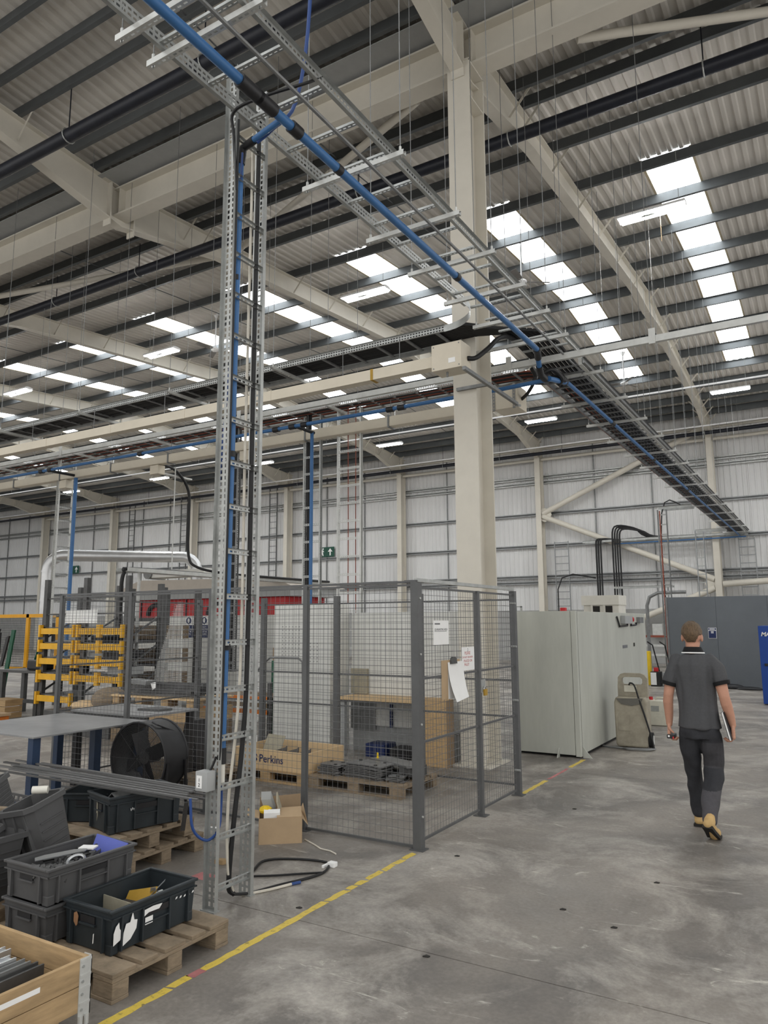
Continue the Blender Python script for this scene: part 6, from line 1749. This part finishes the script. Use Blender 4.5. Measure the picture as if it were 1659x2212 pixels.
# exit signs
for x0, z0, lb in ((-24.3, 5.38, 'green exit sign with a white arrow between the upright trays'), (-46.0, 5.3, 'green exit sign with a white arrow at far left')):
    t = thing('exit_sign', lb, 'sign', (x0 + 0.5, WALL - 0.2, z0))
    yy = WALL - 0.17
    MB().box(x0, x0 + 1.05, yy, yy + 0.02, z0, z0 + 0.54).build('plate', 'exit_green', t)
    MB().prism([(0.16, 0.0), (0.24, 0.0), (0.24, 0.22), (0.36, 0.20), (0.20, 0.40), (0.04, 0.20), (0.16, 0.22)], (x0 + 0.58, yy - 0.006, z0 + 0.07), X, Z, Y * 0.006).build('arrow', 'paper', t)
    MB().prism([(0.0, 0.0), (0.10, 0.0), (0.13, 0.14), (0.20, 0.0), (0.26, 0.0), (0.2, 0.24), (0.28, 0.2), (0.28, 0.26), (0.16, 0.34), (0.08, 0.30), (0.03, 0.2)], (x0 + 0.08, yy - 0.006, z0 + 0.06), X, Z, Y * 0.006).build('runner_figure', 'paper', t)
    MB().ell((x0 + 0.30, yy - 0.003, z0 + 0.44), 0.05, 0.004, 0.05).build('runner_head', 'paper', t)
# ladders and pipe drops fixed on the far wall at left, dark
for i, (x, lb) in enumerate(((-34.8, 'dark upright cable ladder on the far wall, right one of the left group'), (-39.6, 'dark upright cable ladder on the far wall, left one of the left group'), (-27.6, 'dark upright cable ladder on the far wall beside the foreground ladder'))):
    t = thing('cable_ladder', lb, 'cable ladder', (x, 33, 3.0))
    ladder(t, (x, 32.9, 3.2), Z, X, Y, 6.4, 0.5, 0.08, 0.35, perf=False, matr='galv_dark', matg='galv_dark')
# ================================================================ THE WALKING MAN
from mathutils import noise as mnoise
def ring_loft(mb, rings, n=20):
    """closed loft of ellipses: (centre, rx, ry[, axis])"""
    vs, fs = [], []
    for rg in rings:
        c, rx, ry = Vector(rg[0]), rg[1], rg[2]
        ax = Vector(rg[3]).normalized() if len(rg) > 3 else Z
        a = X - ax * X.dot(ax)
        a.normalize()
        b = ax.cross(a)
        for j in range(n):
            t = 2 * math.pi * j / n
            vs.append(c + a * math.cos(t) * rx + b * math.sin(t) * ry)
    k = len(rings)
    for i in range(k - 1):
        for j in range(n):
            j2 = (j + 1) % n
            fs.append((i * n + j, i * n + j2, (i + 1) * n + j2, (i + 1) * n + j))
    fs.append(tuple(range(n))[::-1])
    fs.append(tuple((k - 1) * n + j for j in range(n)))
    mb.add(vs, fs)
def limb(mb, pts, n=14):
    """rounded limb: list of (point, radius)"""
    P = [Vector(p) for p, r in pts]
    mb.tube(P, 0.05, n, True, radii=[r for p, r in pts])
    for i in (0, -1):
        mb.ell(P[i], pts[i][1] * 0.99, pts[i][1] * 0.99, pts[i][1] * 0.99, 12, 8)
    for p, r in pts[1:-1]:
        mb.ell(p, r * 0.97, r * 0.97, r * 0.97, 12, 8)
def fuse(mb, name, mat, parent, vox, smooth=3, wr=None):
    off = OFF[parent]
    me = bpy.data.meshes.new('tmp')
    me.from_pydata([p - off for p in mb.v], [], mb.f)
    t = bpy.data.objects.new('tmp', me)
    COL.objects.link(t)
    m = t.modifiers.new('r', 'REMESH'); m.mode = 'VOXEL'; m.voxel_size = vox
    if smooth:
        s = t.modifiers.new('s', 'SMOOTH'); s.iterations = smooth; s.factor = 0.5
    dg = bpy.context.evaluated_depsgraph_get()
    out = bpy.data.meshes.new_from_object(t.evaluated_get(dg))
    bpy.data.objects.remove(t)
    out.name = name
    out.materials.clear()
    out.materials.append(M(mat))
    if wr:
        fx, fz, amp = wr
        nr = [v.normal.copy() for v in out.vertices]
        for v, q in zip(out.vertices, nr):
            p = v.co
            d = mnoise.noise(Vector((p.x * fx, p.y * fx, p.z * fz)))
            v.co = p + q * (d * amp)
    out.polygons.foreach_set('use_smooth', [True] * len(out.polygons))
    o = bpy.data.objects.new(name, out)
    COL.objects.link(o)
    o.parent = parent
    OFF[o] = off
    return o
MX, MY = -1.08, 7.0
mn = thing('person', 'man in a grey polo shirt and dark trousers walking away down the aisle', 'person', (MX, MY, 0))
b = MB()
# head, jaw, neck
HC = Vector((-1.095, 7.035, 1.625))
b.ell(HC + Z * 0.015, 0.076, 0.098, 0.098, 24, 16)
b.ell(HC + Vector((0, 0.03, -0.055)), 0.060, 0.070, 0.075, 20, 12)
b.ell(HC + Vector((0, 0.10, -0.02)), 0.013, 0.02, 0.025, 10, 6)      # nose
for s in (-1, 1):
    b.ell(HC + Vector((s * 0.080, 0.0, -0.018)), 0.012, 0.022, 0.034, 10, 8)   # ears
    b.ell(HC + Vector((s * 0.032, 0.088, 0.01)), 0.014, 0.012, 0.01, 8, 6)     # brow and eyes
b.ell(HC + Vector((0, 0.088, -0.075)), 0.024, 0.012, 0.01, 8, 6)     # mouth
limb(b, [((-1.09, 7.015, 1.44), 0.066), ((-1.092, 7.02, 1.50), 0.058), ((-1.094, 7.025, 1.57), 0.056)])
# torso core and legs inside the clothes
ring_loft(b, [((MX, MY, 0.84), 0.14, 0.09), ((MX, MY, 1.0), 0.13, 0.085), ((MX, MY, 1.25), 0.15, 0.095), ((MX - 0.005, MY, 1.40), 0.14, 0.08), ((MX - 0.01, MY + 0.01, 1.46), 0.06, 0.06)])
limb(b, [((-1.16, 7.0, 0.84), 0.06), ((-1.16, 7.12, 0.46), 0.045), ((-1.152, 7.19, 0.14), 0.035)])
limb(b, [((-1.00, 7.0, 0.84), 0.06), ((-1.0, 7.06, 0.50), 0.045), ((-1.0, 6.74, 0.18), 0.035)])
# arms
limb(b, [((-1.235, 7.0, 1.37), 0.045), ((-1.285, 6.985, 1.25), 0.048), ((-1.308, 6.975, 1.12), 0.042), ((-1.318, 6.99, 1.06), 0.043), ((-1.322, 7.02, 0.95), 0.036), ((-1.326, 7.03, 0.865), 0.027)])
limb(b, [((-0.935, 7.0, 1.37), 0.045), ((-0.885, 6.975, 1.25), 0.052), ((-0.858, 6.955, 1.12), 0.043), ((-0.848, 6.97, 1.06), 0.045), ((-0.828, 7.0, 0.96), 0.037), ((-0.815, 7.01, 0.885), 0.027)])
# hands: palm, four fingers, thumb
def hand(w, down, side, curl, sgn):
    """w wrist, down = direction of the fingers, side = across the knuckles (towards thumb), curl = direction the fingers bend to"""
    w, down, side, curl = Vector(w), Vector(down).normalized(), Vector(side).normalized(), Vector(curl).normalized()
    for k in range(5):
        f = k / 4
        c = w + down * (0.012 + 0.080 * f)
        for q in (-1, -0.33, 0.33, 1):
            b.ell(c + side * q * (0.018 + 0.020 * f), 0.018, 0.016, 0.018, 8, 6)
    for i, (o, L) in enumerate(((0.039, 0.080), (0.013, 0.090), (-0.013, 0.085), (-0.038, 0.068))):
        k0 = w + down * 0.096 + side * o
        k1 = k0 + (down * 0.75 + curl * 0.65).normalized() * L * 0.45
        k2 = k1 + (down * 0.0 + curl * 1.0).normalized() * L * 0.32
        k3 = k2 + (curl * 0.7 - down * 0.75).normalized() * L * 0.25
        limb(b, [(k0, 0.011), (k1, 0.0105), (k2, 0.010), (k3, 0.009)], 8)
    t0 = w + down * 0.028 + side * 0.034
    t1 = t0 + (side * 0.7 + down * 0.6 + curl * 0.4).normalized() * 0.036
    t2 = t1 + (down * 0.7 + curl * 0.75).normalized() * 0.028
    limb(b, [(t0, 0.012), (t1, 0.0105), (t2, 0.009)], 8)
hand((-1.327, 7.03, 0.862), (-0.02, -0.12, -1), (0.15, -0.98, 0.1), (0.95, 0.15, 0.0), 1)
hand((-0.815, 7.01, 0.882), (0.0, 0.0, -1), (-0.1, 0.99, 0.0), (-0.96, -0.1, 0.0), -1)
fuse(b, 'body', 'skin', mn, 0.0052, 2)
# hair
hv, hf = [], []
nu, nv = 48, 26
for i in range(nv + 1):
    t = math.pi * i / nv
    for j in range(nu):
        p = 2 * math.pi * j / nu
        d = Vector((math.sin(t) * math.cos(p), math.sin(t) * math.sin(p), math.cos(t)))
        front = d.y
        low = -0.72 if front < -0.25 else (-0.72 + (front + 0.25) * 1.6 if front < 0.45 else 0.42 + (front - 0.45) * 0.4)
        low = max(low, -0.72 + 0.62 * max(0.0, min(1.0, (abs(d.x) - 0.45) / 0.4)))
        dz = max(d.z, low)
        sm = max(0.0, min(1.0, (d.z + 0.65) / 0.95)); sm = sm * sm * (3 - 2 * sm)
        th = 1.025 + 0.135 * sm + (0.02 + 0.05 * sm) * mnoise.noise(Vector((p * 7, t * 2.0, 1.0))) + 0.04 * mnoise.noise(Vector((p * 16, t * 2.5, 4.0)))
        if d.z < low + 0.03: th = 0.97
        s = math.sqrt(max(0, 1 - dz * dz)) / max(1e-6, math.sqrt(max(1e-9, 1 - d.z * d.z)))
        s = min(s, 1.25)
        hv.append(HC + Z * 0.015 + Vector((d.x * s * 0.076 * th, d.y * s * 0.098 * th, dz * 0.098 * th)))
for i in range(nv):
    for j in range(nu):
        j2 = (j + 1) % nu
        hf.append((i * nu + j, (i + 1) * nu + j, (i + 1) * nu + j2, i * nu + j2))
MB().add(hv, hf).build('hair', 'hair', mn, smooth=True)
# polo shirt
sh = MB()
ring_loft(sh, [((-1.075, MY, 0.852), 0.176, 0.122), ((-1.077, MY, 0.95), 0.166, 0.116), ((-1.08, MY, 1.06), 0.160, 0.112), ((-1.082, MY, 1.18), 0.163, 0.115), ((-1.084, MY, 1.29), 0.172, 0.12), ((-1.085, MY, 1.38), 0.180, 0.114), ((-1.086, MY, 1.43), 0.168, 0.096), ((-1.088, MY + 0.01, 1.465), 0.112, 0.080), ((-1.09, MY + 0.012, 1.475), 0.072, 0.07)])
limb(sh, [((-1.215, 7.0, 1.405), 0.070), ((-1.262, 6.992, 1.33), 0.068), ((-1.292, 6.982, 1.252), 0.064)])
limb(sh, [((-0.955, 7.0, 1.405), 0.070), ((-0.908, 6.985, 1.34), 0.068), ((-0.882, 6.972, 1.272), 0.066)])
so = fuse(sh, 'polo_shirt', 'polo', mn, 0.0075, 3, (14, 3.5, 0.020))
# cuffs
def band(name, c, ax, r0, r1, h, mat, parent, ry=None):
    c, ax = Vector(c), Vector(ax).normalized()
    a = ax.orthogonal().normalized()
    b_ = ax.cross(a)
    n = 28
    vs = []
    for k, (rr, hh) in enumerate(((r0, -h), (r0 + 0.004, -h * 0.2), (r1, h), (r1 - 0.006, h))):
        for j in range(n):
            t = 2 * math.pi * j / n
            vs.append(c + (a * math.cos(t) + b_ * math.sin(t)) * rr + ax * hh)
    MB().add(vs, [(k * n + j, k * n + (j + 1) % n, (k + 1) * n + (j + 1) % n, (k + 1) * n + j) for k in range(3) for j in range(n)]).build(name, mat, parent, smooth=True)
band('sleeve_cuff', (-1.298, 6.98, 1.214), (0.25, 0.1, 1), 0.062, 0.066, 0.016, 'polo_black', mn)
band('sleeve_cuff', (-0.873, 6.97, 1.232), (-0.25, 0.1, 1), 0.064, 0.068, 0.016, 'polo_black', mn)
# collar with pale tipping line
def collar(z0, z1, r0, r1, mat, nm, dy=0.0):
    n = 32
    vs = []
    for z, r in ((z0, r0), (z1, r1), (z1, r1 - 0.006), (z0, r0 - 0.02)):
        for j in range(n):
            t = 2 * math.pi * j / n
            f = 0.5 - 0.5 * math.sin(t)
            vs.append(Vector((-1.091 + r * math.cos(t), MY + 0.014 + r * 0.98 * math.sin(t), z + 0.006 * f)))
    MB().add(vs, [(k * n + j, k * n + (j + 1) % n, ((k + 1) % 4) * n + (j + 1) % n, ((k + 1) % 4) * n + j) for k in range(4) for j in range(n)]).build(nm, mat, mn, smooth=True)
collar(1.484, 1.528, 0.088, 0.069, 'polo_black', 'collar')
collar(1.474, 1.483, 0.0965, 0.0925, 'paper', 'collar_tipping')
# trousers
tr_ = MB()
ring_loft(tr_, [((-1.078, MY, 0.765), 0.158, 0.112), ((-1.077, MY, 0.82), 0.170, 0.118), ((-1.076, MY, 0.875), 0.166, 0.112), ((-1.076, MY, 0.91), 0.150, 0.10)])
limb(tr_, [((-1.163, 7.0, 0.80), 0.088), ((-1.166, 7.04, 0.66), 0.083), ((-1.163, 7.11, 0.47), 0.070), ((-1.16, 7.14, 0.36), 0.068), ((-1.155, 7.175, 0.22), 0.060), ((-1.152, 7.185, 0.12), 0.054)])
limb(tr_, [((-0.995, 7.0, 0.80), 0.094), ((-0.988, 7.03, 0.66), 0.090), ((-0.988, 7.06, 0.52), 0.080), ((-0.995, 6.96, 0.40), 0.076), ((-1.0, 6.84, 0.28), 0.070), ((-1.0, 6.765, 0.20), 0.060), ((-1.0, 6.735, 0.165), 0.054)])
to = fuse(tr_, 'trousers', 'trouser', mn, 0.0075, 3, (10, 9, 0.016))
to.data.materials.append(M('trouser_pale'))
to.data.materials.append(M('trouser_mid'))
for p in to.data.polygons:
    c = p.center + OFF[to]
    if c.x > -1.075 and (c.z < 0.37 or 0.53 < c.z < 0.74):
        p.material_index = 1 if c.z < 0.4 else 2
# boots
def boot(heel, ball, toe, ank, nm):
    heel, ball, toe, ank = Vector(heel), Vector(ball), Vector(toe), Vector(ank)
    bb = MB()
    limb(bb, [(heel + Z * 0.035, 0.040), ((heel + ball) / 2 + Z * 0.035, 0.043), (ball + Z * 0.03, 0.047), (toe + Z * 0.028, 0.036)])
    limb(bb, [(heel.lerp(ball, 0.18) + Z * 0.045, 0.044), (ank, 0.046)])
    bo = fuse(bb, 'boot', 'boot', mn, 0.006, 3)
    so_ = MB()
    d = (ball - heel).normalized(); s = d.cross(Z).normalized(); nrm = s.cross(d).normalized()
    prof = [(heel - d * 0.035, 0.034), (heel.lerp(ball, 0.3), 0.036), (heel.lerp(ball, 0.9), 0.046), (toe, 0.036), (toe + (toe - ball).normalized() * 0.03, 0.014)]
    vs = []
    for q, wd in prof:
        for sg in (-1, 1):
            for hz in (-0.012, 0.012):
                vs.append(q + s * sg * (wd + 0.006) + nrm * hz)
    fs = []
    for i in range(len(prof) - 1):
        a = i * 4; c = a + 4
        fs += [(a, a + 2, c + 2, c), (a + 1, c + 1, c + 3, a + 3), (a, c, c + 1, a + 1), (a + 2, a + 3, c + 3, c + 2)]
    fs += [(0, 1, 3, 2), (len(vs) - 4, len(vs) - 2, len(vs) - 1, len(vs) - 3)]
    so_.add(vs, fs).build('sole', 'sole', bo)
boot((-1.155, 7.17, 0.012), (-1.148, 7.33, 0.012), (-1.143, 7.41, 0.012), (-1.152, 7.19, 0.13), 'l')
boot((-1.006, 6.655, 0.115), (-0.985, 6.80, 0.014), (-0.978, 6.865, 0.013), (-1.0, 6.735, 0.185), 'r')
# things held
nb = thing('notebook', 'black covered notebook with white pages held in the man\'s right hand', 'notebook', (-0.85, 6.98, 0.80))
ax_t = Vector((-0.22, 0.0, 0.975)).normalized(); ax_n = Vector((0.975, 0.0, 0.22)); ax_y = Y
cN = Vector((-0.852, 6.985, 0.885))
for dx, th, m, nm in ((-0.008, 0.002, 'ink', 'cover'), (0.0, 0.006, 'paper', 'pages'), (0.008, 0.002, 'ink', 'cover')):
    k = 0.985 if nm == 'pages' else 1.0
    MB().obox(cN + ax_n * dx, ax_t * 0.115 * k, ax_y * 0.085 * k, ax_n * th).build(nm, m, nb)
sc_ = thing('hand_scanner', 'small black device held in the man\'s left hand', 'device', (-1.30, 6.97, 0.77))
MB().bbox(-1.335, -1.275, 6.93, 7.06, 0.752, 0.785, 0.006).build('body', 'black_plastic', sc_)
MB().box(-1.288, -1.276, 6.928, 6.932, 0.754, 0.770).build('red_light', 'red_machine', sc_)
MB().box(-1.325, -1.31, 6.926, 6.931, 0.765, 0.78).build('lens', 'paper', sc_)
